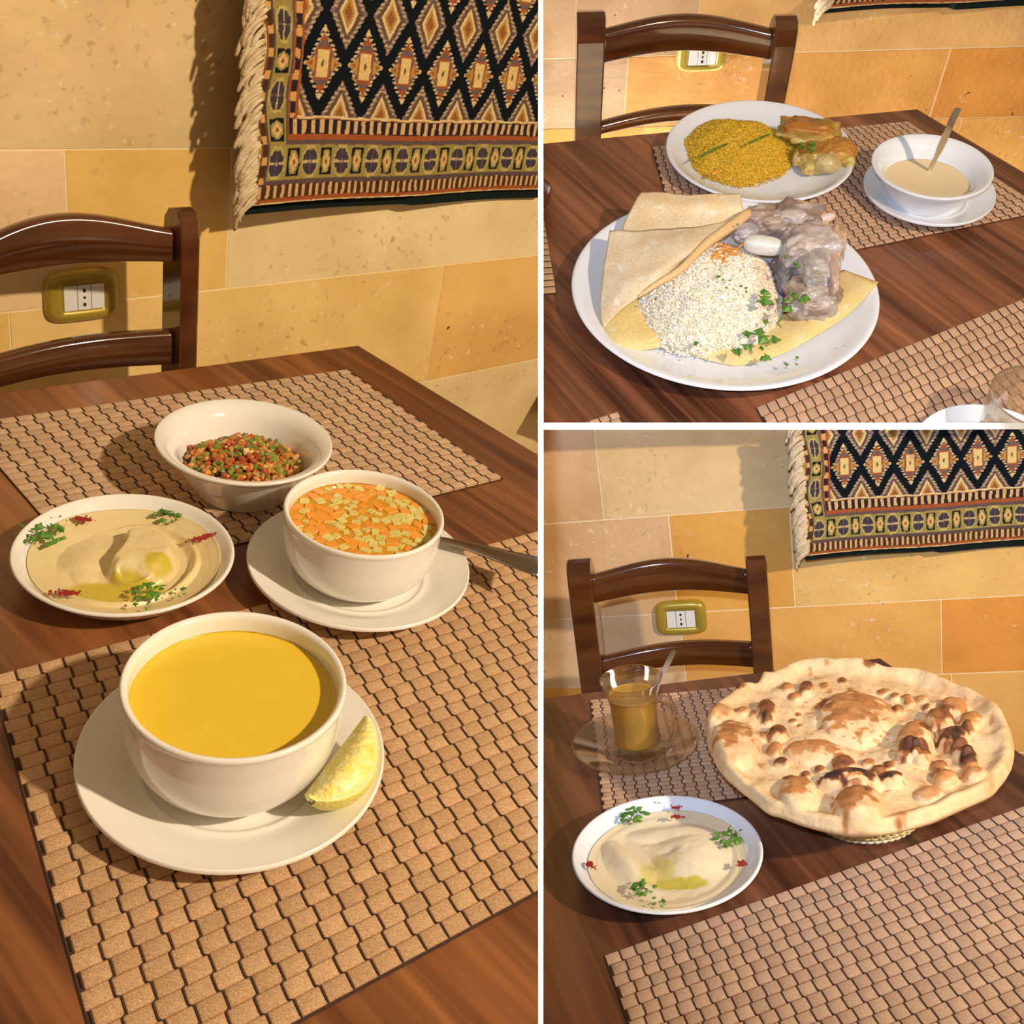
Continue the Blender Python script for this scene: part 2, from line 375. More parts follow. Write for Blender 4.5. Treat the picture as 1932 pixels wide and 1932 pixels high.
wall('TR', 'wall_right', [(-.75, c - .12, [.3, .6], [YR, OR_]), (c - .12, c, [.2, .72], [YR, (.78, .42, .12)]), (c, b_, [hu('TR', (1180, 180)), hu('TR', (1766, 180))], [CR, (.68, .34, .09), OR_]),
     (b_, b_ + .15, [hu('TR', (1086, 50)), hu('TR', (1318, 30))], [CR, CR, (.70, .42, .16)]), (b_ + .15, b_ + .3, [.1], [CR])], -.6, 1.6, 'upper booth wall of travertine blocks behind the chair')

# added white backdrop, there only to whiten the gaps between the three booths
bkv = [camw(x, y, 3.9) for x, y in ((-2, -2), (2, -2), (2, 2), (-2, 2))] + [camw(x, y, 3.95) for x, y in ((-2, -2), (2, -2), (2, 2), (-2, 2))]
bk = link('gutter_backdrop', mesh('gutter_backdrop', bkv, [(0, 1, 2, 3), (7, 6, 5, 4), (0, 4, 5, 1), (1, 5, 6, 2), (2, 6, 7, 3), (3, 7, 4, 0)], MT['backdrop_white'], False), I4)
tag(bk, 'added white backdrop that whitens the gaps between the booths', None, None, 'structure')
for k, nm in (('L', 'floor'), ('BR', 'floor')):
    f = link(nm, mesh(nm, *box(-1.6, 1.6, -.2, WD[k] + .05, -TZ - .03, -TZ), MT['floor'], False), WM(k)); tag(f, 'beige tiled floor under the table', None, None, 'structure', k)

# ---------------------------------------------------------------- tables
def table(k, C, B, Rt, la, lb, mt, label):
    C, B, Rt = T(k, C), T(k, B), T(k, Rt)
    e1 = (B - C); e1 /= np.linalg.norm(e1); e2 = (Rt - C); e2 /= np.linalg.norm(e2)
    r = root(k, 'dining_table', (C[0], C[1], -TZ if k != 'TR' else -.35), label, 'table')
    zt = TZ if k != 'TR' else .35
    n = 2; g = []; th = .028; bev = .0015
    def P(a, b, z): q = e1 * a + e2 * b; return (q[0], q[1], zt + z)
    ring = [(0, 0), (la, 0), (la, lb), (0, lb)]
    ins = [(bev, bev), (la - bev, bev), (la - bev, lb - bev), (bev, lb - bev)]
    V = [P(a, b, -th) for a, b in ring] + [P(a, b, -bev) for a, b in ring] + [P(a, b, 0) for a, b in ins]
    Fc = [(0, 1, 2, 3), (8, 9, 10, 11)] + [(i, (i + 1) % 4, 4 + (i + 1) % 4, 4 + i) for i in range(4)] + [(4 + i, 4 + (i + 1) % 4, 8 + (i + 1) % 4, 8 + i) for i in range(4)]
    part('tabletop', (V, Fc), mt, r, smooth=False, uv=[q for q in ring + ring + ins])
    for a, b in ((.07, .07), (la - .07, .07), (.07, lb - .07), (la - .07, lb - .07)):
        if k == 'TR' and b > .3: continue
        q = e1 * a + e2 * b; s = .022
        part('leg', box(-s, s, -s, s, 0, zt - th, .003), MT['chair'], r, smooth=False, loc=(q[0], q[1], 0))
    return C, e1, e2
table('L', (676, 651), (0, 741), (1015, 857), 1.05, .98, MT['woodL'], 'walnut wood table in the left booth set with soups and hummus')
table('TR', (1731, 205), (1026, 269.7), (1930, 323), 1.0, .80, MT['woodR'], 'walnut wood table in the upper right booth under rice plates')
table('BR', (1661, 1241), (1060, 1312.5), (1914, 1412), .95, .85, MT['woodB'], 'walnut wood table in the lower right booth under the bread')

# ---------------------------------------------------------------- placemats
def threads(P, pts, rows, hw, eb, amax, z, ch):   # flat dark threads stepping from row to row
    V, Fc = [], []
    for c in range(0, len(pts), rows):
        prev = None
        for (a, b0, b1) in pts[c:c + rows]:
            if b1 - b0 < ch * .3 or a > amax or a < hw: prev = None; continue
            n = len(V); V += [P(a - hw, b0 + eb, z), P(a + hw, b0 + eb, z), P(a + hw, b1 - eb, z), P(a - hw, b1 - eb, z)]; Fc.append((n, n + 1, n + 2, n + 3))
            if prev is not None: Fc.append((prev + 3, prev + 2, n + 1, n))
            prev = n
    return V, Fc
def placemat(k, A, e1, e2, l1, l2, cw, ch, label, tint=(1, 1, 1), seed=1, z0=.0004):
    """A corner, e1 along the rows, e2 across them; cells of cw x ch shifted every other row"""
    A = np.array(A, float); rnd = random.Random(seed); e1 = e1 / np.linalg.norm(e1); e2 = e2 / np.linalg.norm(e2)
    r = root(k, 'placemat', (A[0], A[1], z0), label, 'placemat')
    def P(a, b, z): q = e1 * a + e2 * b; return (q[0], q[1], z)
    V, Fc = [], []
    cr = [(0, 0), (l1, 0), (l1, l2), (0, l2)]
    part('backing', ([P(a, b, 0) for a, b in cr] + [P(a, b, .0008) for a, b in cr], [(0, 1, 2, 3), (4, 5, 6, 7)] + [(i, (i + 1) % 4, 4 + (i + 1) % 4, 4 + i) for i in range(4)]), MT['weave_base'], r, smooth=False)
    cols = []; nj = int(l2 / ch); ni = int(l1 / cw) + 2; sh = cw * .17; g = cw * .042; gz = ch * .004
    for j in range(nj + 1):
        b0, b1 = j * ch + gz, min((j + 1) * ch, l2) - gz
        if b1 - b0 < ch * .25: continue
        for i in range(-1, ni):
            a0 = i * cw + (sh if j % 2 else 0) + g; a1 = a0 + cw - 2 * g
            a0, a1 = max(a0, .0005), min(a1, l1 - .0005)
            if a1 - a0 < cw * .12: continue
            n = len(V); h = .0015 + rnd.uniform(-.0001, .0001); q = min(cw, ch) * .20
            am, w = (a0 + a1) / 2, (a1 - a0) / 2; bm_, hb = (b0 + b1) / 2, (b1 - b0) / 2
            sk = cw * .025 * (1 if j % 2 else -1)
            qa = min(q * .40, w * .5); qb = min(q * .42, hb * .5)
            V += [P(am - w, bm_ - hb, .0011), P(am + w, bm_ - hb, .0011), P(am + w, bm_ + hb, .0011), P(am - w, bm_ + hb, .0011)]
            V += [P(am - w + qa, bm_ - hb + qb, h), P(am + w - qa, bm_ - hb + qb, h), P(am + w - qa, bm_ + hb - qb, h), P(am - w + qa, bm_ + hb - qb, h)]
            V += [P(am, bm_, h + .0003)]
            Fc += [(n, n + 1, n + 5, n + 4), (n + 1, n + 2, n + 6, n + 5), (n + 2, n + 3, n + 7, n + 6), (n + 3, n, n + 4, n + 7),
                   (n + 4, n + 5, n + 8), (n + 5, n + 6, n + 8), (n + 6, n + 7, n + 8), (n + 7, n + 4, n + 8)]
            t = rnd.uniform(.88, 1.08); base = np.array((.78, .55, .34) if j % 2 else (.82, .59, .37)) * np.array(tint) * t
            dk = base * np.array((.68, .54, .44))
            cols += [dk] * 4 + [base] * 5
    part('weave', (V, Fc), MT['weave'], r, 'straw coloured woven cells between dark threads', cols=cols, kind='stuff')
    part('warp_threads', threads(P, [(i * cw + (sh if j % 2 else 0), j * ch, min((j + 1) * ch, l2)) for i in range(ni) for j in range(nj + 1)], nj + 1, cw * .034, ch * .1, l1 - .001, .0018, ch), MT['weave_base'], r, 'dark zigzag threads', smooth=False, kind='stuff')
    return r
v2 = lambda p: np.array([p[0], p[1], 0])
# left booth, far mat
A = T('L', (655, 699)); e1 = T('L', (0, 793)) - A; e2 = T('L', (950, 905)) - A
l2 = np.linalg.norm(e2)
placemat('L', A, e1, e2, .405, l2, .0150, .0098, 'far straw placemat of the left booth beneath the salsa bowl', (1.08, 1.02, 1.06), 1)
A = T('L', (-18, 1280)); e1 = T('L', (1010, 1006)) - A; e2 = T('L', (163, 1928)) - A
placemat('L', A, e1, e2, .56, .315, .0152, .0112, 'near straw placemat of the left booth beneath both soup saucers', (1.04, .90, .80), 2)
CT = (1.0, .88, .88)
A = T('TR', (1229.6, 279)); e1 = T('TR', (1712, 231)) - A; e2 = T('TR', (1266, 367)) - A
A2 = T('TR', (1712, 231)); e2r = T('TR', (1930, 376.5)) - A2
e2m = e2 / np.linalg.norm(e2) + e2r / np.linalg.norm(e2r)
def quadmat(k, c00, c10, c01, c11, ni, nj, label, tint, seed):   # a mat whose corners are given: same weave, laid through the four corners
    c00, c10, c01, c11 = [np.array(c, float) for c in (c00, c10, c01, c11)]
    rnd = random.Random(seed); r = root(k, 'placemat', (c00[0], c00[1], .0004), label, 'placemat')
    def P(a, b, z): q = c00 * (1 - a) * (1 - b) + c10 * a * (1 - b) + c01 * (1 - a) * b + c11 * a * b - c00; return (q[0], q[1], z)
    cr = [(0, 0), (1, 0), (1, 1), (0, 1)]
    part('backing', ([P(a, b, 0) for a, b in cr] + [P(a, b, .0008) for a, b in cr], [(0, 1, 2, 3), (4, 5, 6, 7)] + [(i, (i + 1) % 4, 4 + (i + 1) % 4, 4 + i) for i in range(4)]), MT['weave_base'], r, smooth=False)
    V, Fc, cols = [], [], []
    for j in range(nj):
        b0, b1 = (j + .012) / nj, (j + .988) / nj
        for i in range(-1, ni + 1):
            a0 = (i + (.17 if j % 2 else 0) + .045) / ni; a1 = a0 + .91 / ni
            a0, a1 = max(a0, .001), min(a1, .999)
            if a1 - a0 < .12 / ni: continue
            n = len(V); h = .0015 + rnd.uniform(-.0001, .0001); am, w, bm_, hb = (a0 + a1) / 2, (a1 - a0) / 2, (b0 + b1) / 2, (b1 - b0) / 2
            for (sa, sb, z) in ((-1, -1, .0011), (1, -1, .0011), (1, 1, .0011), (-1, 1, .0011)): V.append(P(am + sa * w, bm_ + sb * hb, z))
            for (sa, sb) in ((-1, -1), (1, -1), (1, 1), (-1, 1)): V.append(P(am + sa * w * .91, bm_ + sb * hb * .84, h))
            V.append(P(am, bm_, h + .0003))
            Fc += [(n, n + 1, n + 5, n + 4), (n + 1, n + 2, n + 6, n + 5), (n + 2, n + 3, n + 7, n + 6), (n + 3, n, n + 4, n + 7),
                   (n + 4, n + 5, n + 8), (n + 5, n + 6, n + 8), (n + 6, n + 7, n + 8), (n + 7, n + 4, n + 8)]
            t = rnd.uniform(.88, 1.08); base = np.array((.78, .55, .34) if j % 2 else (.82, .59, .37)) * np.array(tint) * t
            cols += [base * np.array((.68, .54, .44))] * 4 + [base] * 5
    part('weave', (V, Fc), MT['weave'], r, 'straw coloured woven cells between dark threads', cols=cols, kind='stuff')
    part('warp_threads', threads(P, [((i + (.17 if j % 2 else 0)) / ni, j / nj, (j + 1) / nj) for i in range(ni + 1) for j in range(nj)], nj, .034 / ni, .1 / nj, .999, .0018, 1 / nj), MT['weave_base'], r, 'dark zigzag threads', smooth=False, kind='stuff')
    return r
quadmat('TR', T('TR', (1229.6, 279)), T('TR', (1712, 231)), T('TR', (1300, 537)), T('TR', (1976, 400)), 36, 36, 'placemat under the oval rice plate and the yoghurt bowl', CT, 3)
A = T('TR', (1426, 771)); E = T('TR', (1932, 565)) - A; G = T('TR', (1441, 799)) - A; G *= .20 / np.linalg.norm(G)
quadmat('TR', A, A + E * 1.25, A + G, A + E * 1.25 + G, 38, 16, 'placemat at the front edge of the upper right table by the glass cup', CT, 4)
A = T('TR', (1050, 555)); B = T('TR', (1027, 418)); E = T('TR', (1025, 557)) - A; E *= .3 / np.linalg.norm(E)
quadmat('TR', A, B, A + E, B + E, 12, 20, 'corner of a placemat at the left end of the upper right table', CT, 5)
A = T('TR', (1165, 779)); B = T('TR', (1110, 797)) - A; G = T('TR', (1178, 799)) - A
quadmat('TR', A, A + B * 3, A + G * 4, A + B * 3 + G * 4, 9, 8, 'tip of a placemat below the flatbread plate', CT, 6)
A = T('BR', (1113, 1322.6)); E = T('BR', (1360, 1301)) - A; G = T('BR', (1134, 1510)) - A
B = T('BR', (1412, 1505.6)); Fq = T('BR', (1134, 1536))
E = E / np.linalg.norm(E)
c01 = T('BR', (1137.6, 1538)); 
dirf = T('BR', (1412, 1505.6)) - c01; dirf /= np.linalg.norm(dirf)
quadmat('BR', A, A + E * .33, c01, c01 + dirf * .335, 28, 32, 'placemat under the tea glass and the round bread', CT, 7)
A = T('BR', (1140, 1806)); E = T('BR', (1829.7, 1560)) - A; E /= np.linalg.norm(E); G = T('BR', (1185, 1932)) - A; G /= np.linalg.norm(G)
quadmat('BR', A, A + E * .52, A + G * .25, A + E * .52 + G * .25, 40, 21, 'empty placemat at the front of the lower right table', (.92, .86, .98), 8)

# ---------------------------------------------------------------- hanging rugs
def rug(k, s0, t0, sx, sz, width, height, label, fr=True):
    """s0,t0: lower left corner on the wall; pattern measured in metres, scaled sx, sz"""
    NAVY, MAUVE, RUST, BROWN, CRM, GOLD, OLIVE, DM = [np.array(c) for c in ((.006, .009, .013), (.17, .105, .10), (.38, .095, .028), (.16, .07, .028), (.78, .56, .27), (.62, .36, .09), (.36, .27, .075), (.055, .04, .055))]
    ds, dt = .0016, .0014
    if k == 'TR': height = .03
    ns, nt = int(width / ds), int(height / dt)
    s, t = np.meshgrid((np.arange(ns + 1) * ds), (np.arange(nt + 1) * dt)); s = s.ravel(); t = t.ravel()
    col = np.zeros((len(s), 3)); wob = .0012 * vnoise(np.c_[s * 60, t * 60], 3)
    S, Tt = s + wob, t + .0008 * vnoise(np.c_[s * 80, t * 80], 9)
    def put(mask, c): col[mask] = c
    put(np.ones(len(s), bool), BROWN)
    # field
    F0s, F0t = .067, .108
    fld = (S > F0s) & (Tt > F0t)
    put(fld, NAVY)
    for kind in (0, 1):
        px = .074; pt = .122
        cx = .100 if kind == 0 else .137; ct = .171 if kind == 0 else .232
        u = (S - cx + 50 * px) % px; u = np.where(u > px / 2, u - px, u); v = (Tt - ct + 50 * pt) % pt; v = np.where(v > pt / 2, v - pt, v)
        au, av = np.abs(u), np.abs(v); hw, hh = .0315, .0445
        d = au / hw + av / hh; step = np.floor(av / .0033) % 2
        dd = d + .06 * step
        if kind == 0:
            put(fld & (dd < 1.0), CRM * np.array((.95, .95, 1.05)))
            put(fld & (dd > .86) & (dd < 1.02) & (np.floor((av) / .0026) % 2 > 0), NAVY)
            put(fld & (dd < .84), MAUVE); put(fld & (dd < .84) & (av > .026), RUST); put(fld & (d < 1) & (av > .036), CRM)
            put(fld & (au > .0135) & (au / hw + av / .02 < .93), GOLD * .8)
            put(fld & (au > .018) & (au / hw + av / .012 < .86), RUST)
            put(fld & (au < .0125) & (av < .0195), RUST); put(fld & (au < .0095) & (av < .0165), CRM * np.array((1, .98, .8)))
            put(fld & (au / .0028 + av / .0055 < 1), OLIVE * .4)
        else:
            put(fld & (dd < 1.0), MAUVE * 1.5)
            put(fld & (dd > .80) & (dd < 1.0) & (np.floor(av / .0028) % 2 > 0), CRM * .75)
            put(fld & (dd < .80), MAUVE * .75); put(fld & (dd < .72) & (np.floor(av / .004) % 2 > 0), BROWN)
            put(fld & (au / .0165 + av / .0265 < 1), CRM); put(fld & (au / .0115 + av / .0190 < 1), GOLD * .75); put(fld & (au / .007 + av / .011 < 1), RUST)
            put(fld & (au / .002 + av / .006 < 1), OLIVE * .6)
    put((Tt > .105) & (Tt < .108) & (S > .062), CRM); put((S > .0655) & (S < .067) & (Tt > .105), RUST * 1.1)
    # bands: distance to the edge decides, with a mitred corner
    def band(lo, hi, ls, hs, c):
        m = ((Tt >= lo) & (Tt < hi) & (S >= ls)) | ((S >= ls) & (S < hs) & (Tt >= lo)); put(m & ~fld & ~((Tt > .105) & (S > .0655)), c)
    band(0, .002, .004, .006, CRM); band(.002, .007, .0085, .010, RUST); band(.007, .024, .0095, .018, BROWN * .5)
    band(.024, .030, .018, .021, MAUVE * .7); band(.030, .073, .021, .0485, OLIVE); band(.073, .079, .0485, .0515, MAUVE * .8); band(.079, .086, .0515, .054, RUST); band(.086, .104, .054, .063, DM * .5); band(.104, .105, .063, .0655, RUST)
    def dash(m, q, per, duty, c): put(m & ((q / per) % 1 < duty), c)
    dash((Tt > .0075) & (Tt < .0235) & (S > .012), S, .0118, .42, CRM * np.array((.9, .75, .7)))
    dash((Tt > .087) & (Tt < .1035) & (S > .056), S, .0150, .45, CRM * np.array((.9, .75, .65)))
    dash((S > .010) & (S < .0175) & (Tt > .026), Tt, .0250, .40, CRM * np.array((.9, .66, .42)))
    dash((S > .0545) & (S < .0625) & (Tt > .105), Tt, .0250, .45, CRM * np.array((.9, .66, .42)))
    # main border: rosettes and small diamonds in turn
    for vert in (0, 1):
        if vert == 0: m0 = (Tt > .031) & (Tt < .072) & (S > .022); q = S - .0345; c = Tt - .0515; per = .0285; hc = .0195; hq = .0140
        else: m0 = (S > .022) & (S < .0475) & (Tt > .073); q = Tt - .0515; c = S - .0347; per = .0400; hc = .0118; hq = .0190
        n = np.floor(q / per + .5); uq = np.abs(q - n * per); uc = np.abs(c); od = (n % 2 == 1)
        U_, C_ = uq / hq, uc / hc; r = np.maximum(np.maximum(U_, C_), (U_ + C_) * .72)
        ros = m0 & ~od; dia = m0 & od
        put(ros & (r < 1.04), CRM * np.array((.72, .80, .55))); put(ros & (r < .90), OLIVE * 1.15)
        pet = ((U_ < .50) & (C_ < .80)) | ((U_ < .84) & (C_ < .50) & (C_ > .10)) | ((U_ < .66) & (C_ < .66)); put(ros & pet, DM * 1.15)
        put(ros & (C_ < .08) & (U_ < .86) & (U_ > .2), CRM * .8); put(ros & pet & (U_ < .07), MAUVE * .8); put(ros & (U_ + C_ < .16), CRM * .7)
        put(dia & (uq / hq < .72) & (uc / hc < .9) & (uq / hq + .55 * uc / hc > .42), NAVY * 1.5); put(dia & (uq / hq < .60) & (uc / hc < .78) & (uq / hq + .4 * uc / hc < .62), OLIVE * 1.1)
        put(dia & (uq / (hq * .50) + uc / (hc * .68) < 1), CRM * np.array((.95, .85, .7))); put(dia & (uq / (hq * .2) + uc / (hc * .28) < 1), RUST * .9)
    vine = (S < .0085) & (S > .0012); put(vine & (np.abs(((S - .004) - .0025 * np.sin(Tt * 160))) < .0009), OLIVE * 1.2)
    col *= (1 + .10 * vnoise(np.c_[s * 400, t * 400], 4))[:, None]
    bulge = lambda s_, t_: .0015 * np.sin(s_ * 21 + 1) * np.exp(-t_ * 6) + .008 * np.exp(-(s_ / .10)) * (1 + .2 * np.sin(t_ * 40))
    n0 = WD[k] - .016 - .062 * np.exp(-(s / .30) ** 2)
    ex = -.004 * np.exp(-s / .05) * np.sin(t * 55 + 1)      # the left side is not quite straight
    n0f = lambda q: WD[k] - .016 - .062 * math.exp(-(q / .30) ** 2)
    sg = (HH[k] - t0) / WD[k] * .062                 # the right part hangs closer to the wall, a little lower and further along
    dz = lambda q: -sg * (1 - np.exp(-(q / .30) ** 2)); dx = lambda q: .040 * (1 - np.exp(-(q / .30) ** 2)) * (s0 + q * sx) / WD[k]
    V = np.c_[s0 + s * sx + ex + dx(s), n0 - bulge(s, t), t0 + t * sz + .0008 * np.sin(s * 18) + dz(s)]
    Fc = []
    idx = lambda j, i: j * (ns + 1) + i
    for j in range(nt):
        for i in range(ns): Fc.append((idx(j, i), idx(j, i + 1), idx(j + 1, i + 1), idx(j + 1, i)))
    r = link('hanging_rug', None, WM(k)); tag(r, label, 'rug', None, None, k)
    part('pile', (V, Fc), MT['rug'], r, cols=col)
    # lining: thick dark backing, showing under the lower edge
    m = 60; lv = []
    for i in range(m + 1):
        ss = width * i / m; y = n0f(ss) + (.016 if ss < .3 else .008) - bulge(ss, 0); x = s0 + ss * sx + .0015 + dx(ss); zb = t0 + .0008 * math.sin(ss * 18) + dz(ss)
        lv += [(x, y, zb - .015 * sz / .9), (x, y, zb + height * sz), (x, y + .006, zb - .011 * sz / .9), (x, y + .006, zb + height * sz)]
    lf = []
    for i in range(m):
        a = 4 * i; b = a + 4; lf += [(a, b, b + 1, a + 1), (a + 2, a + 3, b + 3, b + 2), (a, a + 2, b + 2, b), (a + 1, b + 1, b + 3, a + 3)]
    lf += [(0, 1, 3, 2), (4 * m, 4 * m + 2, 4 * m + 3, 4 * m + 1)]
    part('lining', (lv, lf), MT['lining'], r, 'black lining showing under the lower edge', smooth=False)
    # fringe: bunches of twisted cotton lying down along the left side
    rnd = random.Random(11); pr = []
    hgt = height * sz; n = int(hgt / .0042) + 4
    for i in range(n):
        z = t0 + hgt * (i + .5) / n + .004; x = s0 + .002 + rnd.uniform(-.001, .002)
        ln = rnd.uniform(.020, .034) * (sx + .35); dr = rnd.uniform(.55, .95) * .026 * sx / .8
        y = n0f(0) - .006 - rnd.uniform(0, .006)
        p = [(x + .003, y, z), (x - dr * .45, y - .003, z - ln * .22), (x - dr * .8, y - .001, z - ln * .6), (x - dr * rnd.uniform(.6, 1.0), y + .002, z - ln)]
        for q in range(2):
            o = np.array([rnd.uniform(-.0015, .0015), rnd.uniform(-.002, .002), rnd.uniform(-.002, .002)])
            pr.append(tube([pp + o for pp in catmull(p, 3)], [.0019, .0023, .0025, .0026, .0027, .0027, .0026, .0025, .0022, .0014], 6))
    part('fringe', join(pr), MT['fringe'], r, 'cream twisted cotton fringe', kind='stuff')
    return r
s_, t_ = W('L', (472, 388), WD['L'] - .085)
rug('L', s_, t_, .94, 1.0, 1.0, .62, 'patterned dark blue rug hanging on the wall of the left booth')
s_, t_ = W('BR', (1480 + 160 / 4.2, 800 + 1045 / 4.2), WD['BR'] - .085)
rug('BR', s_, t_, .645, .80, .85, .50, 'patterned rug hanging above the bread in the lower right booth')
s_, t_ = W('TR', (1559, 16), WD['TR'] - .085)
rug('TR', s_, t_, .645, .80, .75, .30, 'lower edge of a rug at the top of the upper right booth')

# ---------------------------------------------------------------- chairs
def chair(k, n, posts, top, rail, low, ztop, label):
    """posts: two (u0,u1); top: (z side, z middle, z bottom) of the arched rail; low: (z top, z bottom) at the sides"""
    r = link('wooden_chair', None, WM(k) @ Matrix.Translation((posts[0][0], n, -TZ))); tag(r, label, 'chair', None, None, k)
    ox, oz = posts[0][0], TZ
    dp = .042
    for (u0, u1), zt in zip(posts, ztop):
        w = (u1 - u0)
        side = [(-.0, -TZ), (-.0, zt - .030), (.003, zt - .010), (.010, zt - .001), (.020, zt + .001), (.034, zt - .003), (.043, zt - .014), (dp + .003, zt - .035), (dp + .02, -TZ)]
        V = []; m = len(side)
        for x, ins in ((u0, .0015), (u0 + .002, 0), (u1 - .002, 0), (u1, .0015)):
            cy = dp / 2
            for (y, z) in side: V.append((x - ox, y + (ins if y < cy else -ins), z + oz - (ins if z > 0 else 0)))
        Fc = [tuple(range(m))[::-1], tuple(range(3 * m, 4 * m))]
        for a in range(3):
            for i in range(m): j = (i + 1) % m; Fc.append((a * m + i, a * m + j, (a + 1) * m + j, (a + 1) * m + i))
        part('post', (V, Fc), MT['chair'], r, smooth=False)
    ua, ub = posts[0][1] - .003, posts[1][0] + .003
    def railmesh(ft, fb, bow, th=.017, y0=.014):
        V, Fc = [], []; N = 36
        for i in range(N + 1):
            t = i / N; u = ua + (ub - ua) * t; zt, zb = ft(t), fb(t); y = y0 + bow * math.sin(PI * t)
            for yy, zz in ((y, zb + .002), (y, zt - .006), (y + .002, zt - .002), (y + .006, zt), (y + th - .004, zt), (y + th, zt - .005), (y + th, zb + .003), (y + .003, zb)):
                V.append((u - ox, yy, zz + oz))
        for i in range(N):
            for s in range(8): q = (s + 1) % 8; Fc.append((i * 8 + s, (i + 1) * 8 + s, (i + 1) * 8 + q, i * 8 + q))
        Fc += [tuple(range(8)), tuple(N * 8 + s for s in range(8))[::-1]]
        return V, Fc
    zs, zm, zb0, zb1 = top
    lin = lambda a, b, t: a + (b - a) * t
    part('top_rail', railmesh(lambda t: zs[0] * (1 - t) + zs[1] * t + (zm - (zs[0] + zs[1]) / 2) * math.sin(PI * t) ** 1.3, lambda t: lin(zb0, zb1, t) + .004 * math.sin(PI * t), .022), MT['chair'], r)
    part('back_rail', railmesh(lambda t: lin(low[0], low[1], t) + .004 * math.sin(PI * t), lambda t: lin(low[2], low[3], t) + .003 * math.sin(PI * t), .018), MT['chair'], r)
    w = posts[1][1] - posts[0][0]
    part('seat', box(0, w, -.22 if k != 'L' else -.05, .01, .43, .455, .006), MT['chair'], r, smooth=False)
    for x in (.0, w - .03): part('leg', box(x, x + .03, -.20 if k != 'L' else -.05, -.17 if k != 'L' else -.02, 0, .43, .003), MT['chair'], r, smooth=False)
    return r
n = 1.05
w = lambda x, y, d=0: W('L', (x, y), n + d)
chair('L', n, ((w(345, 420)[0] - .285, w(345, 420)[0] - .260), (w(343, 420)[0], w(379, 420)[0])),
      ((w(0, 490, 0.014)[1] - .01, w(332, 436, 0.014)[1]), w(130, 410, 0.036)[1], w(0, 545, 0.014)[1], w(325, 497, 0.014)[1]), None, (w(0, 698, 0.014)[1], w(325, 628, 0.014)[1], w(0, 748, 0.014)[1], w(330, 690, 0.014)[1]), (w(330, 388, 0.02)[1] + .004, w(358, 392, 0.02)[1]),
      'dark brown wooden chair in the left booth below the big rug')
n = 1.29
w = lambda x, y, d=0: W('TR', (x, y), n + d)
chair('TR', n, ((w(1089, 60)[0], w(1143, 60)[0]), (w(1465, 60)[0], w(1507, 60)[0])),
      ((w(1145, 62, 0.014)[1], w(1455, 62, 0.014)[1]), w(1290, 34, 0.036)[1], w(1145, 122, 0.014)[1], w(1462, 115, 0.014)[1]), None, (w(1145, 237, 0.014)[1], w(1460, 212, 0.014)[1], w(1145, 257, 0.014)[1] , w(1460, 236, 0.014)[1]), (w(1110, 24, 0.02)[1], w(1485, 31, 0.02)[1]),
      'dark brown wooden chair behind the oval plate of yellow rice')
n = 1.33
w = lambda x, y, d=0: W('BR', (x, y), n + d)
chair('BR', n, ((w(1068, 1080)[0], w(1113, 1080)[0]), (w(1408, 1080)[0], w(1447, 1080)[0])),
      ((w(1115, 1089, 0.014)[1], w(1400, 1080, 0.014)[1]), w(1260, 1058, 0.036)[1], w(1120, 1140, 0.014)[1], w(1400, 1124, 0.014)[1]), None, (w(1130, 1245, 0.014)[1], w(1402, 1218, 0.014)[1], w(1132, 1282, 0.014)[1], w(1402, 1262, 0.014)[1]), (w(1090, 1056, 0.02)[1], w(1425, 1050, 0.02)[1]),
      'dark brown wooden chair behind the tea glass')

# ---------------------------------------------------------------- wall sockets
def socket(k, pts, label):
    n = WD[k] - .012
    (x0, y0), (x1, y1), (x2, y2) = pts      # left middle, right middle, half height given by third
    a, b = W(k, (x0, y0), n), W(k, (x1, y1), n); h = abs(W(k, (x2, y2), n)[1] - (a[1] + b[1]) / 2)
    wdt = b[0] - a[0]; r = link('wall_socket', None, WM(k) @ Matrix.Translation(((a[0] + b[0]) / 2, n, (a[1] + b[1]) / 2))); tag(r, label, 'socket', None, None, k)
    hw = wdt / 2; N = 10; V, Fc = [], []
    out = []
    for i in range(4 * N):      # rounded plate with bowed ends
        t = 2 * PI * i / (4 * N); c, s = math.cos(t), math.sin(t); p = .42
        out.append((math.copysign(abs(c) ** p, c) * (1 - .05 * abs(s) ** 3), math.copysign(abs(s) ** p, s)))
    for sc, y in ((1, .012), (1, .005), (.97, .001), (.93, -.001)):
        for c, s in out: V.append((c * (hw - (1 - sc) * hw * 2), y, s * (h - (1 - sc) * hw * 2)))
    m = 4 * N
    iw, ih = hw * .56, h * .50
    for c, s in out:
        q = max(abs(c) / 1, abs(s) / 1); V.append((c / q * iw, -.001, s / q * ih))
    for c, s in out:
        q = max(abs(c) / 1, abs(s) / 1); V.append((c / q * iw, .006, s / q * ih))
    for a_ in range(5):
        for i in range(m): j = (i + 1) % m; Fc.append((a_ * m + i, a_ * m + j, (a_ + 1) * m + j, (a_ + 1) * m + i))
    Fc.append(tuple(range(m)))
    part('cover_plate', (V, Fc), MT['gold'], r)
    for i in range(3):
        x0_ = -iw + 2 * iw * i / 3 + .0004; x1_ = -iw + 2 * iw * (i + 1) / 3 - .0004
        md = part('module', box(x0_, x1_, -.0015, .005, -ih + .0005, ih - .0005, .0006), MT['white_plastic'], r, smooth=False)
        if i == 1:
            for z, rr in ((-.55, .0024), (0, .0018), (.55, .0024)):
                v, f = lathe([(0, -.0004), (rr, -.0004), (rr, .002), (0, .002)], 14)
                part('pin_hole', ([((x0_ + x1_) / 2 + a_[0] * .8, -.0017 - a_[2] * .2, z * ih + a_[1]) for a_ in v], f), MT['black'], md, smooth=False)
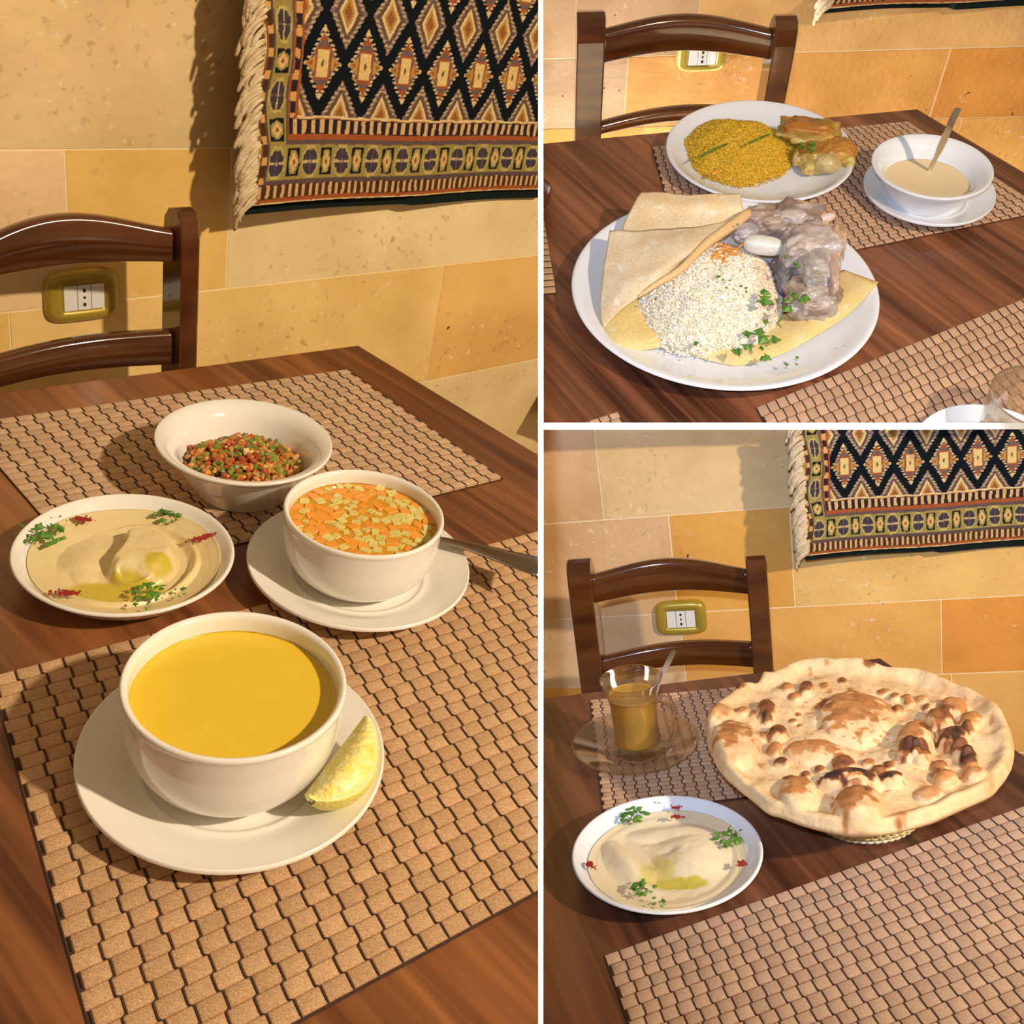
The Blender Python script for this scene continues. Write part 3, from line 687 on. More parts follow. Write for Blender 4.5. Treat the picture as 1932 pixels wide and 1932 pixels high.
socket('L', ((88, 565), (226, 556), (157, 512)), 'gold plate wall socket seen through the left booth chair')
socket('BR', ((1237, 1172), (1333, 1164), (1285, 1136)), 'gold plate wall socket seen through the chair behind the tea glass')
socket('TR', ((1279, 108), (1372, 106), (1325, 138)), 'gold plate socket half hidden by the rail of the upper chair')

# ---------------------------------------------------------------- crockery
def saucer_prof(R, h): return smoothprof([(0, .0012), (R * .48, .0012), (R * .50, 0), (R * .56, 0), (R * .60, .003), (R * .85, h * .62), (R * .985, h - .003), (R, h - .001), (R * .99, h + .0008), (R * .96, h - .0002), (R * .80, h * .55 + .0025), (R * .66, .0068), (R * .60, .0062), (R * .55, .0040), (R * .35, .0040), (0, .0040)], 3)
def cup_prof(R, H): return smoothprof([(0, .002), (R * .48, .002), (R * .50, 0), (R * .58, .0005), (R * .72, H * .10), (R * .88, H * .28), (R * .965, H * .52), (R * .985, H * .80), (R * .99, H - .004), (R, H - .0015), (R * .985, H + .0006), (R * .955, H + .0004), (R * .925, H - .003), (R * .915, H * .75), (R * .88, H * .45), (R * .78, H * .25), (R * .55, H * .12), (0, H * .11)], 3)
def lip_prof(R, H): return smoothprof([(0, .002), (R * .46, .002), (R * .48, 0), (R * .54, 0), (R * .58, H * .10), (R * .72, H * .42), (R * .84, H * .72), (R * .92, H * .88), (R * .99, H - .002), (R, H), (R * .98, H + .0012), (R * .90, H - .001), (R * .82, H - .006), (R * .76, H * .72), (R * .66, H * .38), (R * .50, H * .20), (0, H * .16)], 3)
def plate_prof(R, h): return smoothprof([(0, .0015), (R * .55, .0015), (R * .57, 0), (R * .62, 0), (R * .66, .0015), (R * .82, h * .36), (R * .97, h - .0035), (R, h - .001), (R * .985, h + .0008), (R * .95, h - .0005), (R * .86, h * .66), (R * .76, h * .44), (R * .66, h * .32), (R * .58, .0056), (R * .3, .0052), (0, .0050)], 3)

# ---- left booth
c, r_ = circ(-.2843, .9245, .1934, 'L', .020)
one('L', 'saucer', (c[0], c[1], .0024), lathe(saucer_prof(r_, .018)), MT['ceramic'], 'cream saucer under the big bowl of yellow soup', 'saucer')
SC1 = c
c, r_ = circ(-.3296, 1.0417, .1542, 'L', .078); c = (c + SC1) / 2
r = root('L', 'soup_bowl', (c[0], c[1], .0062), 'large cream bowl nearest the camera holding yellow lentil soup', 'bowl')
HB = .0718
part('bowl_body', lathe(cup_prof(r_, HB)), MT['ceramic'], r)
one('L', 'lentil_soup', (c[0], c[1], .0062 + HB - .0125), lathe(smoothprof([(0, 0), (r_ * .88, 0), (r_ * .908, .0008), (r_ * .912, -.002), (r_ * .88, -.02), (r_ * .5, -.045), (0, -.048)], 2)), MT['soup'], 'smooth yellow lentil soup filling the nearest bowl', 'soup')
c, r_ = circ(-.234, 1.3944, .1877, 'L', .020)
one('L', 'saucer', (c[0], c[1], .0024), lathe(saucer_prof(r_, .018)), MT['ceramic'], 'cream saucer under the diced vegetable soup bowl', 'saucer')
SC2 = c
c, r_ = circ(-.2647, 1.5417, .1464, 'L', .068); c = (c + SC2) / 2; VC, VR = c, r_
r = root('L', 'soup_bowl', (c[0], c[1], .0057), 'cream bowl of diced vegetable soup right of the hummus', 'bowl')
part('bowl_body', lathe(cup_prof(r_, .0623)), MT['ceramic'], r)
r = root('L', 'vegetable_soup', (c[0], c[1], .0057 + .0623 - .0105), 'clear orange soup full of diced carrot and pale vegetables', 'soup')
part('broth', lathe(smoothprof([(0, 0), (r_ * .88, 0), (r_ * .908, .0006), (r_ * .912, -.002), (r_ * .88, -.02), (r_ * .5, -.04), (0, -.042)], 2)), MT['broth'], r)
rnd = random.Random(4); pts = []
for t_ in range(6000):
    a = rnd.uniform(0, 2 * PI); q = math.sqrt(rnd.random()) * r_ * .86; p = (q * math.cos(a), q * math.sin(a))
    if all((p[0] - s[0]) ** 2 + (p[1] - s[1]) ** 2 > .0068 ** 2 for s in pts): pts.append(p)
    if len(pts) > 190: break
for i, (x, y) in enumerate(pts):
    ca = rnd.random() < .42; s = rnd.uniform(.0028, .0046) * (1.12 if ca else .95); asp = rnd.uniform(.7, 1.15)
    v, f = box(-s, s, -s * asp, s * asp, -.003, .0004 + rnd.uniform(0, .0008), .0006)
    R_ = _rz(rnd.uniform(0, 3.1)); tl = _rx(rnd.uniform(-.16, .16)); v = [tuple(R_ @ tl @ np.array(p)) for p in v]
    part('carrot_cube' if ca else 'vegetable_cube', (v, f), MT['carrot'] if ca else MT['potato'], r, smooth=False, loc=(x, y, 0))
c, r_ = circ(-.5409, 1.7018, .1689, 'L', .052)
r = root('L', 'salsa_bowl', (c[0], c[1], .0024), 'wide lipped cream bowl of chopped salsa at the back', 'bowl')
part('bowl_body', lathe(lip_prof(r_, .050)), MT['ceramic'], r)
rnd = random.Random(8); V, Fc, cl = [], [], []
sc = [(.42, .10, .02), (.50, .17, .03), (.36, .07, .015), (.16, .19, .02), (.09, .15, .02), (.50, .34, .12), (.28, .06, .02), (.24, .24, .04), (.55, .25, .06)]
def chunk(V, Fc, cl, p, s, col, rnd, flat=.8):
    bv, bf = ico(1); R_ = _rz(rnd.uniform(0, 6)) @ _rx(rnd.uniform(0, 6)); n = len(V)
    sq = np.array([rnd.uniform(.6, 1.3), rnd.uniform(.6, 1.2), flat * rnd.uniform(.6, 1)])
    q = (np.sign(bv) * np.abs(bv) ** .6 * sq * s) @ R_.T + np.array(p)
    V += [tuple(x) for x in q]; Fc += [tuple(i + n for i in f) for f in bf]; cl += [np.array(col) * rnd.uniform(.75, 1.2)] * len(q)
for i in range(900):
    a = rnd.uniform(0, 2 * PI); q = math.sqrt(rnd.random()) * r_ * .66; x, y = q * math.cos(a), q * math.sin(a)
    z = .0215 + .0125 * (1 - (q / (r_ * .70)) ** 2) + rnd.uniform(-.002, .003) + .003 * math.sin(x * 130) * math.cos(y * 110)
    chunk(V, Fc, cl, (x, y, z), rnd.uniform(.0018, .0040), [q_ * 1.3 for q_ in rnd.choice(sc)], rnd)
bv = lathe([(0, .030), (r_ * .3, .028), (r_ * .52, .0225), (r_ * .62, .019), (r_ * .5, .013), (0, .012)], 40); n = len(V)
V += bv[0]; Fc += [tuple(i + n for i in f) for f in bv[1]]; cl += [np.array((.22, .05, .01))] * len(bv[0])
one('L', 'chopped_salsa', (c[0], c[1], .003), (V, Fc), MT['food'], 'red and green chopped vegetable salsa heaped in the back bowl', 'salsa', kind='stuff', smooth=False, cols=cl)
c, r_ = circ(-.5906, 1.2811, .168, 'L', .025)
LHC, LHR = c, r_
one('L', 'plate', (c[0], c[1], .0003), lathe(plate_prof(r_, .0245)), MT['ceramic'], 'round cream plate of hummus at the left edge of the left booth', 'plate')

# ---- food helpers
def disc(k, name, c, z, rz, fr, fz, fcol, mt, label, cat, nr=70, na=160, kind=None):
    """height field on a disc; fr(a): outline radius, fz(x,y,q): height over z, fcol: colour"""
    q = (np.arange(1, nr + 1) / nr) ** .85; a = np.arange(na) * 2 * PI / na
    Q, A = np.meshgrid(q, a, indexing='ij'); Rr = np.array([fr(x) for x in a])[None, :] * Q
    x = np.r_[0, (Rr * np.cos(A)).ravel()]; y = np.r_[0, (Rr * np.sin(A)).ravel()]; qq = np.r_[0, Q.ravel()]
    zz = fz(x, y, qq); col = fcol(x, y, qq, zz)
    V = np.c_[x, y, zz]; Fc = [(0, 1 + i, 1 + (i + 1) % na) for i in range(na)]
    for j in range(nr - 1):
        for i in range(na): k2 = (i + 1) % na; Fc.append((1 + j * na + i, 1 + (j + 1) * na + i, 1 + (j + 1) * na + k2, 1 + j * na + k2))
    n = len(V); bot = V[-na:] * np.array([1.0, 1.0, 1.0]) + np.array([0, 0, -.0014]); V = np.r_[V, bot]; col = np.r_[col, col[-na:]]
    Fc += [(n - na + i, n + i, n + (i + 1) % na, n - na + (i + 1) % na) for i in range(na)]
    return one(k, name, (c[0], c[1], z), (V, Fc), mt, label, cat, None, kind, rz, True, col)
def herbs(k, px, z, s, seed, label, n=16, spread=1.0, group='pinches of chopped parsley'):
    P, rz, mx, my = axes(k, px, z); rnd = random.Random(seed); V, Fc = [], []
    for i in range(n):
        a = rnd.uniform(0, 2 * PI); q = math.sqrt(rnd.random()) * s * spread * .5
        x, y = q * math.cos(a), q * math.sin(a); hz_ = rnd.uniform(.0004, s * .16) * (1 - q / (s * spread * .55))
        L = s * rnd.uniform(.16, .34); wd_ = L * rnd.uniform(.22, .5); b = rnd.uniform(0, 2 * PI); cv = rnd.uniform(-.5, .9)
        stem = rnd.random() < .22
        if stem: L *= 1.9; wd_ = L * .05
        N = 5; n0 = len(V)
        for j in range(N):
            t = j / (N - 1) - .5; wv = wd_ * (1 - (2 * t) ** 2 * .85) * (1 if stem else (1 + .35 * (-1) ** j)); ang = b + cv * t * 1.6
            cx, cy = x + L * t * math.cos(ang), y + L * t * math.sin(ang); nx, ny = -math.sin(ang), math.cos(ang)
            zz = hz_ + abs(t) * L * rnd.uniform(-.05, .3) + .0006
            V += [(cx + nx * wv, cy + ny * wv, zz), (cx, cy, zz + wv * .5), (cx - nx * wv, cy - ny * wv, zz + .0003)]
        for j in range(N - 1):
            for q_ in range(2): m = n0 + j * 3 + q_; Fc.append((m, m + 3, m + 4, m + 1))
    return one(k, 'chopped_parsley', P, (V, Fc), MT['leaf'], label, 'parsley', group, None, rz, False)
def specks(k, px, z, rx, ry, n, seed, label, rot=0, size=.0006):
    P, rz, mx, my = axes(k, px, z); rnd = random.Random(seed); V, Fc = [], []
    bv, bf = ico(1)
    for i in range(n):
        g = min(abs(rnd.gauss(0, .42)), 1.3); a = rnd.uniform(0, 2 * PI); x, y = g * rx * math.cos(a), g * ry * math.sin(a)
        x, y = x * math.cos(rot) - y * math.sin(rot), x * math.sin(rot) + y * math.cos(rot)
        s = size * rnd.uniform(.5, 1.5); m = len(V)
        V += [tuple(np.array(v) * s * (1, 1, .7) + (x, y, .0004)) for v in bv]; Fc += [tuple(q + m for q in f) for f in bf]
    return one(k, 'red_spice', P, (V, Fc), MT['sumac'], label, 'spice', None, 'stuff', rz, False)
def smooth01(x): x = np.clip(x, 0, 1); return x * x * (3 - 2 * x)
def onplate(z, r, q, h):         # paste lies on the plate's curve and thins out at its edge
    ph = np.interp(r, [0, .58, .66, .76, .86, .95], [.0055, .0060, h * .32 + .0006, h * .44 + .0006, h * .66 + .0008, h])
    return np.maximum(z, ph + .0022 * (1 - smooth01((q - .86) / .14)) + .0002)

# ---- hummus of the left booth (x right, y away, in plate radii)
def hum_z(R, flip=1):
    def f(x, y, q):
        u, v = x / R, y / R; r = np.hypot(u, v); th = np.arctan2(v, u)
        z = .0085 - .003 * smooth01((q - .82) / .18)
        g = lambda r0, w_: np.exp(-((r - r0) / w_) ** 2)
        z = z + .0062 * g(.64 + .03 * np.sin(th * 2), .050) * smooth01((np.cos(th + .5) + 1.1) / 1.2)        # outer ring ridge
        z = z - .0042 * g(.52, .035) * smooth01((np.cos(th + .6) + .9)) - .0022 * g(.72, .02) * smooth01(np.cos(th + .3) + .6)
        # big soft fold running from the top to the middle, steep on its left
        du = (u - (-.10 + .10 * np.sin(v * 5))) ; rise = smooth01(du / .035 + .5); fall = 1 - smooth01((np.hypot((u - .12) / .42, (v - .12) / .50) - .55) / .45)
        z = z + .0140 * rise * fall
        z = z + .0045 * np.exp(-(((u + .40) / .18) ** 2 + ((v - .02) / .30) ** 2)) - .003 * np.exp(-(((u + .20) / .09) ** 2 + ((v - .02) / .22) ** 2))
        # curl at the front end of the fold
        rc = np.hypot((u - .08) / 1.15, (v + .20) / .8); ac = np.arctan2(v + .20, u - .08); z = z + .0050 * np.exp(-((rc - .15) / .035) ** 2) * smooth01((np.cos(ac + 1.9) + .5) / 1.0) - .003 * np.exp(-((rc) / .07) ** 2)
        z = z - .0045 * np.exp(-(((u + .02) / .34) ** 2 + ((v + .40) / .15) ** 2))
        z = z + .0005 * fbm(np.c_[u * 7, v * 7], 2)
        return onplate(z, r, q, .0245)
    return f
def hum_col(R):
    def f(x, y, q, z):
        u, v = x / R, y / R; c = np.tile(np.array((.76, .60, .31)), (len(u), 1))
        n = fbm(np.c_[u * 5, v * 5], 5) * .25
        oil = smooth01((1.15 - np.hypot((u + .06) / .40, (v + .40) / .17) + n) * 3) + smooth01((1.0 - np.hypot((u - .30) / .16, (v + .14) / .15) + n) * 3)
        oil = np.clip(oil, 0, 1)[:, None]; return c * (1 - oil) + np.array((.58, .44, .05)) * oil
    return f
P_, rz_, mx_, my_ = axes('L', (232, 1045), .01)
Rh = LHR * .865
disc('L', 'hummus', (LHC[0], LHC[1]), .0005, rz_, lambda a: Rh * (1 + .012 * math.sin(3 * a)), hum_z(LHR), hum_col(LHR), MT['cream'], 'swirled beige hummus with a pool of olive oil, left booth', 'hummus', 90, 220)
for i, (px, s, sd, lb, n) in enumerate([((315, 975), .021, 1, 'parsley on the back right of the left booth hummus', 26), ((82, 1012), .030, 2, 'parsley on the left rim of the left booth hummus', 34), ((278, 1120), .022, 3, 'parsley on the front of the left booth hummus', 26),
                               ((341, 1117), .013, 4, 'small parsley scrap at the front right of the left plate', 9), ((104, 975), .009, 5, 'tiny parsley scrap on the back left rim of the left plate', 5), ((272, 1142), .015, 6, 'curled parsley stem on the front rim of the left plate', 4)]):
    herbs('L', px, .0175 if i in (0, 2) else .021, s, sd, lb, n)
for px, rx, ry, n, sd, rt, lb in [((157, 980), .010, .004, 110, 1, -.2, 'red spice at the back left of the left booth hummus'), ((383, 1014), .014, .004, 150, 2, .5, 'red spice on the right of the left booth hummus'), ((126, 1119), .013, .004, 150, 3, 0, 'red spice on the front left of the left plate')]:
    specks('L', px, .0205, rx, ry, int(n * 1.5), sd, lb, rt, .0008)

# ---- lemon wedge on the near saucer
A = T('L', (574, 1500), .034); B = T('L', (688, 1350), .040); N = 22
ax = B - A; Ln = np.linalg.norm(ax); ax /= Ln
out = np.cross(ax, (0, 0, 1)); out /= np.linalg.norm(out)          # to the right, away from the bowl
up = np.cross(out, ax)
def wedge(rscale, r0, a0, a1, na, closed):
    V, Fc = [], []
    for i in range(N + 1):
        t = i / N; R_ = .0345 * (math.sin(PI * min(max(t * .96 + .02, 0), 1)) ** .55) * (1 - .42 * t)
        p = A + ax * Ln * t
        for j in range(na + 1):
            a = a0 + (a1 - a0) * j / na; d = out * math.cos(a) + up * math.sin(a); V.append(tuple(p + d * R_ * rscale))
        if closed: V.append(tuple(p + (out * math.cos((a0 + a1) / 2) + up * math.sin((a0 + a1) / 2)) * R_ * r0))
    m = na + 2 if closed else na + 1
    for i in range(N):
        for j in range(m if closed else na): q = (j + 1) % m; Fc.append((i * m + j, (i + 1) * m + j, (i + 1) * m + q, i * m + q))
    if closed: Fc += [tuple(range(m))[::-1], tuple(N * m + j for j in range(m))]
    return V, Fc
r = root('L', 'lemon_wedge', (0, 0, 0), 'lemon wedge leaning on the side of the yellow soup bowl', 'lemon')
a0, a1 = -.98, -.06
part('flesh', wedge(.90, .0, a0, a1, 10, True), MT['flesh'], r)
v1, f1 = wedge(.985, .90, a0, a1, 10, False); v0, f0 = wedge(.90, .90, a0, a1, 10, False)
part('pith', join([(v1, f1), (v0, [q[::-1] for q in f0])] + [([v1[i * 11 + e] for i in range(N + 1)] + [v0[i * 11 + e] for i in range(N + 1)], [(i, i + 1, N + 2 + i, N + 1 + i) for i in range(N)]) for e in (0, 10)]), MT['pith'], r)
v1, f1 = wedge(1.03, .985, a0, a1, 10, False); v0, f0 = wedge(.985, .985, a0, a1, 10, False)
part('peel', join([(v1, f1), (v0, [q[::-1] for q in f0])] + [([v1[i * 11 + e] for i in range(N + 1)] + [v0[i * 11 + e] for i in range(N + 1)], [(i, i + 1, N + 2 + i, N + 1 + i) for i in range(N)]) for e in (0, 10)]), MT['peel'], r)

# ---- spoon on the vegetable soup saucer
def strip(path, widths, th, bow=0.0):
    V, Fc = [], []; P = [np.array(p, float) for p in path]; n = len(P)
    for i, p in enumerate(P):
        d = P[min(i + 1, n - 1)] - P[max(i - 1, 0)]; s = np.cross(d, (0, 0, 1)); s /= np.linalg.norm(s); w_ = widths[i] / 2
        for a, dz in ((-1, 0), (-.55, bow), (0, bow * 1.4), (.55, bow), (1, 0)): V.append(tuple(p + s * w_ * a + np.array([0, 0, dz + th])))
        for a, dz in ((1, 0), (.55, bow), (0, bow * 1.4), (-.55, bow), (-1, 0)): V.append(tuple(p + s * w_ * a + np.array([0, 0, dz])))
    for i in range(n - 1):
        for j in range(10): q = (j + 1) % 10; Fc.append((i * 10 + j, (i + 1) * 10 + j, (i + 1) * 10 + q, i * 10 + q))
    Fc += [tuple(range(10))[::-1], tuple((n - 1) * 10 + j for j in range(10))]
    return V, Fc
r = root('L', 'soup_spoon', (0, 0, 0), 'steel spoon resting on the vegetable soup saucer, handle to the right', 'spoon')
hp = [T('L', (790, 1012), .020), T('L', (838, 1021), .023), T('L', (900, 1036), .028), T('L', (960, 1054), .033), T('L', (1015, 1070), .037), T('L', (1070, 1088), .041)]
hp = catmull(hp, 4); m = len(hp)
part('handle', strip(hp, [.0062 + .0240 * smooth01(np.array([i / (m - 1)]))[0] for i in range(m)], .0014, .0012), MT['steel_dark'], r)
bp = T('L', (752, 1004), .019)
part('spoon_bowl', ([tuple(bp + np.array([x * .9, y, z * .35])) for x, y, z in blob((0, 0, 0), (.019, .012, .010), .1, 0, 1, 1, 3)[0]], ico(3)[1]), MT['steel'], r)

# ================================================================ upper right booth
c, r_ = circ(.3439, 1.2628, .2366, 'TR', .020); BC, BR_ = c, r_
one('TR', 'plate', (c[0], c[1], .0024), lathe(plate_prof(r_, .0205), 96), MT['ceramicR'], 'large round white plate under flatbread, white rice and meat', 'plate')
c, r_ = circ(.4755, 1.6539, .1692, 'TR', .022); UC, UR = c, r_
one('TR', 'plate', (c[0], c[1], .0024), lathe(plate_prof(r_, .0195), 96), MT['ceramicR'], 'white plate of yellow rice and chicken behind the flatbread', 'plate')
c, r_ = circ(.7391, 1.5083, .1096, 'TR', .018); SC3 = c
one('TR', 'saucer', (c[0], c[1], .0024), lathe(saucer_prof(r_, .016)), MT['ceramicR'], 'white saucer under the bowl of yoghurt soup', 'saucer')
c, r_ = circ(.7608, 1.575, .1037, 'TR', .047); c = (c * .7 + SC3 * .3)
r = root('TR', 'soup_bowl', (c[0], c[1], .0062), 'white lipped bowl of pale yoghurt soup with a spoon', 'bowl')
part('bowl_body', lathe(lip_prof(r_, .040)), MT['ceramicR'], r)
one('TR', 'yoghurt_soup', (c[0], c[1], .0062 + .021), lathe([(0, 0), (r_ * .70, 0), (r_ * .715, .0006), (r_ * .70, -.001), (r_ * .5, -.010), (0, -.012)], 48), MT['yogurt'], 'pale beige soup in the white lipped bowl', 'soup')
r = root('TR', 'ladle_spoon', (0, 0, 0), 'metal spoon standing up in the yoghurt soup', 'spoon')
a, b = T('TR', (1753, 324), .026), T('TR', (1807, 205), .115)
b = a + (b - a) * 1.0
hp = [a + (b - a) * t for t in np.linspace(0, 1, 16)]
sd = T('TR', (1765, 324), .026) - T('TR', (1753, 324), .026); sd /= np.linalg.norm(sd); nv = np.cross(b - a, sd); nv /= np.linalg.norm(nv)
V, Fc = [], []
for i, p in enumerate(hp):
    t = i / 15; w_ = .0022 + .0016 * smooth01(np.array([(t - .2) / .25]))[0] - .0006 * t
    for e, f in ((-1, -1), (1, -1), (1, 1), (-1, 1)): V.append(tuple(p + sd * w_ * e + nv * .0009 * f))
for i in range(15):
    for j in range(4): q = (j + 1) % 4; Fc.append((i * 4 + j, (i + 1) * 4 + j, (i + 1) * 4 + q, i * 4 + q))
Fc += [(3, 2, 1, 0), (60, 61, 62, 63)]
part('handle', (V, Fc), MT['steel'], r, smooth=False)
part('spoon_bowl', blob(tuple(a + np.array([-.004, -.006, -.008])), (.014, .010, .004), .6, 0), MT['steel'], r)

# rice: heap with separate grains on its surface
def rice(k, name, pxc, rxp, ryp, z, h, glen, gw, n, cols, label, seed, shape=lambda a: 1.0, mt='rice', prof=.9, basecol=None):
    P, rz, mx, my = axes(k, pxc, z); rx, ry = rxp * mx, ryp * my; rnd = random.Random(seed)
    r = root(k, name, P, label, 'rice', None, rz)
    def hh(x, y):
        a = math.atan2(y / ry, x / rx); q = math.hypot(x / rx, y / ry) / shape(a)
        return h * max(0, 1 - min(q, 1) ** 2.6) ** prof + .0012 * math.sin(x * 190 + seed) * math.cos(y * 170)
    na, nr = 72, 16; V = [(0, 0, hh(0, 0) - gw * .35)]; Fc = []
    for j in range(1, nr + 1):
        for i in range(na):
            a = 2 * PI * i / na; q = j / nr * shape(a) * .97; x, y = q * rx * math.cos(a), q * ry * math.sin(a); V.append((x, y, hh(x, y) - gw * .35 if j < nr else -.001))
    Fc += [(0, 1 + i, 1 + (i + 1) % na) for i in range(na)]
    for j in range(nr - 1):
        for i in range(na): q = (i + 1) % na; Fc.append((1 + j * na + i, 1 + (j + 1) * na + i, 1 + (j + 1) * na + q, 1 + j * na + q))
    Fc.append(tuple(1 + (nr - 1) * na + i for i in range(na))[::-1])
    bc = np.array(basecol or cols[0]) * .93
    part('rice_core', (V, Fc), MT[mt], r, cols=[bc] * len(V))
    V, Fc, cl = [], [], []
    for g in range(n):
        a = rnd.uniform(-PI, PI); q = math.sqrt(rnd.random()) * (1.0 + (rnd.random() < .05) * .08) * shape(a); x, y = q * rx * math.cos(a), q * ry * math.sin(a); z0 = hh(x, y) + rnd.uniform(-.35, .45) * gw
        b = rnd.uniform(0, PI); tz = rnd.uniform(-.22, .22); L = glen * rnd.uniform(.7, 1.15) / 2; bend = rnd.uniform(-.25, .25)
        d = np.array([math.cos(b) * math.cos(tz), math.sin(b) * math.cos(tz), math.sin(tz)]); s = np.array([-math.sin(b), math.cos(b), 0]); u = np.cross(d, s); m = len(V)
        c0 = np.array([x, y, max(z0, .0008)])
        for t, w_ in ((-1, .0), (-.55, 1), (.55, 1), (1, .0)):
            p = c0 + d * L * t + s * bend * L * (t * t)
            if w_ == 0: V.append(tuple(p))
            else:
                for e in range(4): an = e * PI / 2; V.append(tuple(p + (s * math.cos(an) + u * math.sin(an)) * gw * .5))
        for e in range(4): f = (e + 1) % 4; Fc += [(m, m + 1 + f, m + 1 + e), (m + 1 + e, m + 1 + f, m + 5 + f, m + 5 + e), (m + 9, m + 5 + e, m + 5 + f)]
        cc = cols[rnd.randrange(len(cols))] if not callable(cols) else cols(x / rx, y / ry, rnd)
        cl += [np.array(cc) * rnd.uniform(.92, 1.06)] * 10
    part('rice_grains', (V, Fc), MT[mt], r, cols=cl, kind='stuff')
    return r, hh
zp = .0085
yl = [(.80, .46, .025), (.78, .50, .05), (.74, .40, .015), (.70, .46, .05), (.66, .42, .04)]
def shY(a): return 1.0 + .05 * math.sin(3 * a + 1) + .03 * math.sin(7 * a)
rice('TR', 'yellow_rice', (1392, 290), 106, 58, zp, .024, .0080, .0013, 5200, yl, 'heap of yellow rice on the back plate', 3, shY)
for px, s, sd, lb in [((1347, 283), .016, 21, 'green pepper sliver on the left of the yellow rice'), ((1433, 262), .012, 22, 'green sliver near the top of the yellow rice')]:
    P, rz, mx, my = axes('TR', px, .040 if sd == 21 else .043)
    one('TR', 'green_sliver', P, tube([(-s, -s * .7, -.001), (0, 0, .001), (s, s * .8, 0)], [.0008, .0013, .0008], 6), MT['leaf'], lb, 'herb', None, None, rz)
P, rz, mx, my = axes('TR', (1350, 325), .026); one('TR', 'carrot_piece', P, blob((0, 0, 0), (.006, .0028, .002), .7, .15, 2, 3, 2), MT['carrot'], 'orange carrot piece low on the yellow rice', 'carrot')

def chunkobj(k, name, px, z, rad, rz, seed, c1, c2, label, cat, amp=.16, fr=1.5, parent=None, sub=4, tilt=0, mt='food', sq=.8, topc=None, P=None):
    P0, r0, mx, my = axes(k, px, z)
    V, Fc = blob((0, 0, 0), rad, rz, amp, fr, seed, sub, tilt, sq); V = np.array(V)
    n = fbm(V / max(rad) * 2.2 + seed, seed + 3, 4); t = smooth01(n * 1.1 + .5)[:, None]; col = np.array(c1) * (1 - t) + np.array(c2) * t
    if topc is not None: tt = smooth01((V[:, 2] / rad[2] + n * .5 - .15) * 2)[:, None]; col = col * (1 - tt) + np.array(topc) * tt
    V[:, 2] = V[:, 2] + .0006 * fbm(V * 300, seed)
    if parent is not None:
        lp = np.array(P0) - np.array(parent['org']); R_ = _rz(r0); V = V @ R_.T + lp
        return part(name, (V, Fc), MT[mt], parent, label, cols=col)
    return one(k, name, P0, (V, Fc), MT[mt], label, cat, None, None, r0, True, col)
# chicken pieces
chunkobj('TR', 'chicken_piece', (1527, 246), .036, (.031, .019, .011), -.25, 3, (.55, .34, .06), (.70, .52, .16), 'browned flat piece of chicken at the back right of the yellow rice', 'chicken', .20, 2.2, tilt=-.18, topc=(.46, .17, .02), sq=.55)
chunkobj('TR', 'chicken_skin', (1504, 252), .026, (.012, .016, .012), .4, 9, (.32, .30, .03), (.45, .40, .06), 'greenish meat edge beside the yellow rice', 'chicken', .2)
r = root('TR', 'chicken_joint', T('TR', (1556, 298), .012), 'knobbly browned chicken joint at the front right of the yellow rice', 'chicken'); r['org'] = [float(x) for x in T('TR', (1556, 298), .012)]
del_ = r['org']
class _P:
    def __init__(s, o, org): s.o, s.org = o, org
def chunkpart(k, name, px, z, rad, rz, seed, c1, c2, par, org, **kw):
    P0, r0, mx, my = axes(k, px, z); amp = kw.get('amp', .16)
    V, Fc = blob((0, 0, 0), rad, rz, amp, kw.get('fr', 1.5), seed, kw.get('sub', 4 if amp < .12 else 5), kw.get('tilt', 0), kw.get('sq', .8)); V = np.array(V); V = V * (1 + (0 if amp < .06 else .065) * fbm(V / max(rad) * np.array((5, 9, 9)) + seed, seed + 9, 3))[:, None]
    n = fbm(V / max(rad) * 2.2 + seed, seed + 3, 4); t = smooth01(n * 1.1 + .5)[:, None]; col = np.array(c1) * (1 - t) + np.array(c2) * t
    tc_ = kw.get('topc')
    if tc_ is not None: tt = smooth01((V[:, 2] / rad[2] + n * .5 - .15) * 2)[:, None]; col = col * (1 - tt) + np.array(tc_) * tt
    V = V @ _rz(r0).T + (np.array(P0) - np.array(org))
    return part(name, (V, Fc), MT[kw.get('mt', 'food')], par, kw.get('label'), cols=col)
org = T('TR', (1556, 298), .012)
chunkpart('TR', 'meat', (1575, 290), .024, (.020, .018, .016), .3, 5, (.55, .30, .05), (.62, .42, .12), r, org, topc=(.48, .20, .03))
chunkpart('TR', 'meat', (1540, 298), .022, (.020, .016, .014), -.3, 6, (.52, .36, .06), (.60, .46, .12), r, org, topc=(.42, .16, .02))
chunkpart('TR', 'cartilage', (1560, 308), .024, (.015, .012, .011), 0, 7, (.50, .36, .14), (.62, .46, .18), r, org, amp=.04, sq=1)
chunkpart('TR', 'cartilage', (1511, 298), .020, (.0095, .009, .009), 0, 8, (.62, .38, .10), (.70, .50, .2), r, org, amp=.08)
chunkpart('TR', 'cartilage', (1530, 316), .018, (.010, .007, .008), .5, 12, (.56, .36, .08), (.66, .46, .14), r, org, amp=.12)
chunkpart('TR', 'skin', (1598, 305), .020, (.006, .013, .011), .2, 13, (.62, .46, .08), (.70, .55, .16), r, org, amp=.12)
herbs('TR', (1528, 278), .036, .022, 31, 'chopped parsley between the two chicken pieces', 16)
herbs('TR', (1535, 230), .050, .016, 32, 'parsley bits on top of the upper chicken piece', 8, 1.4)

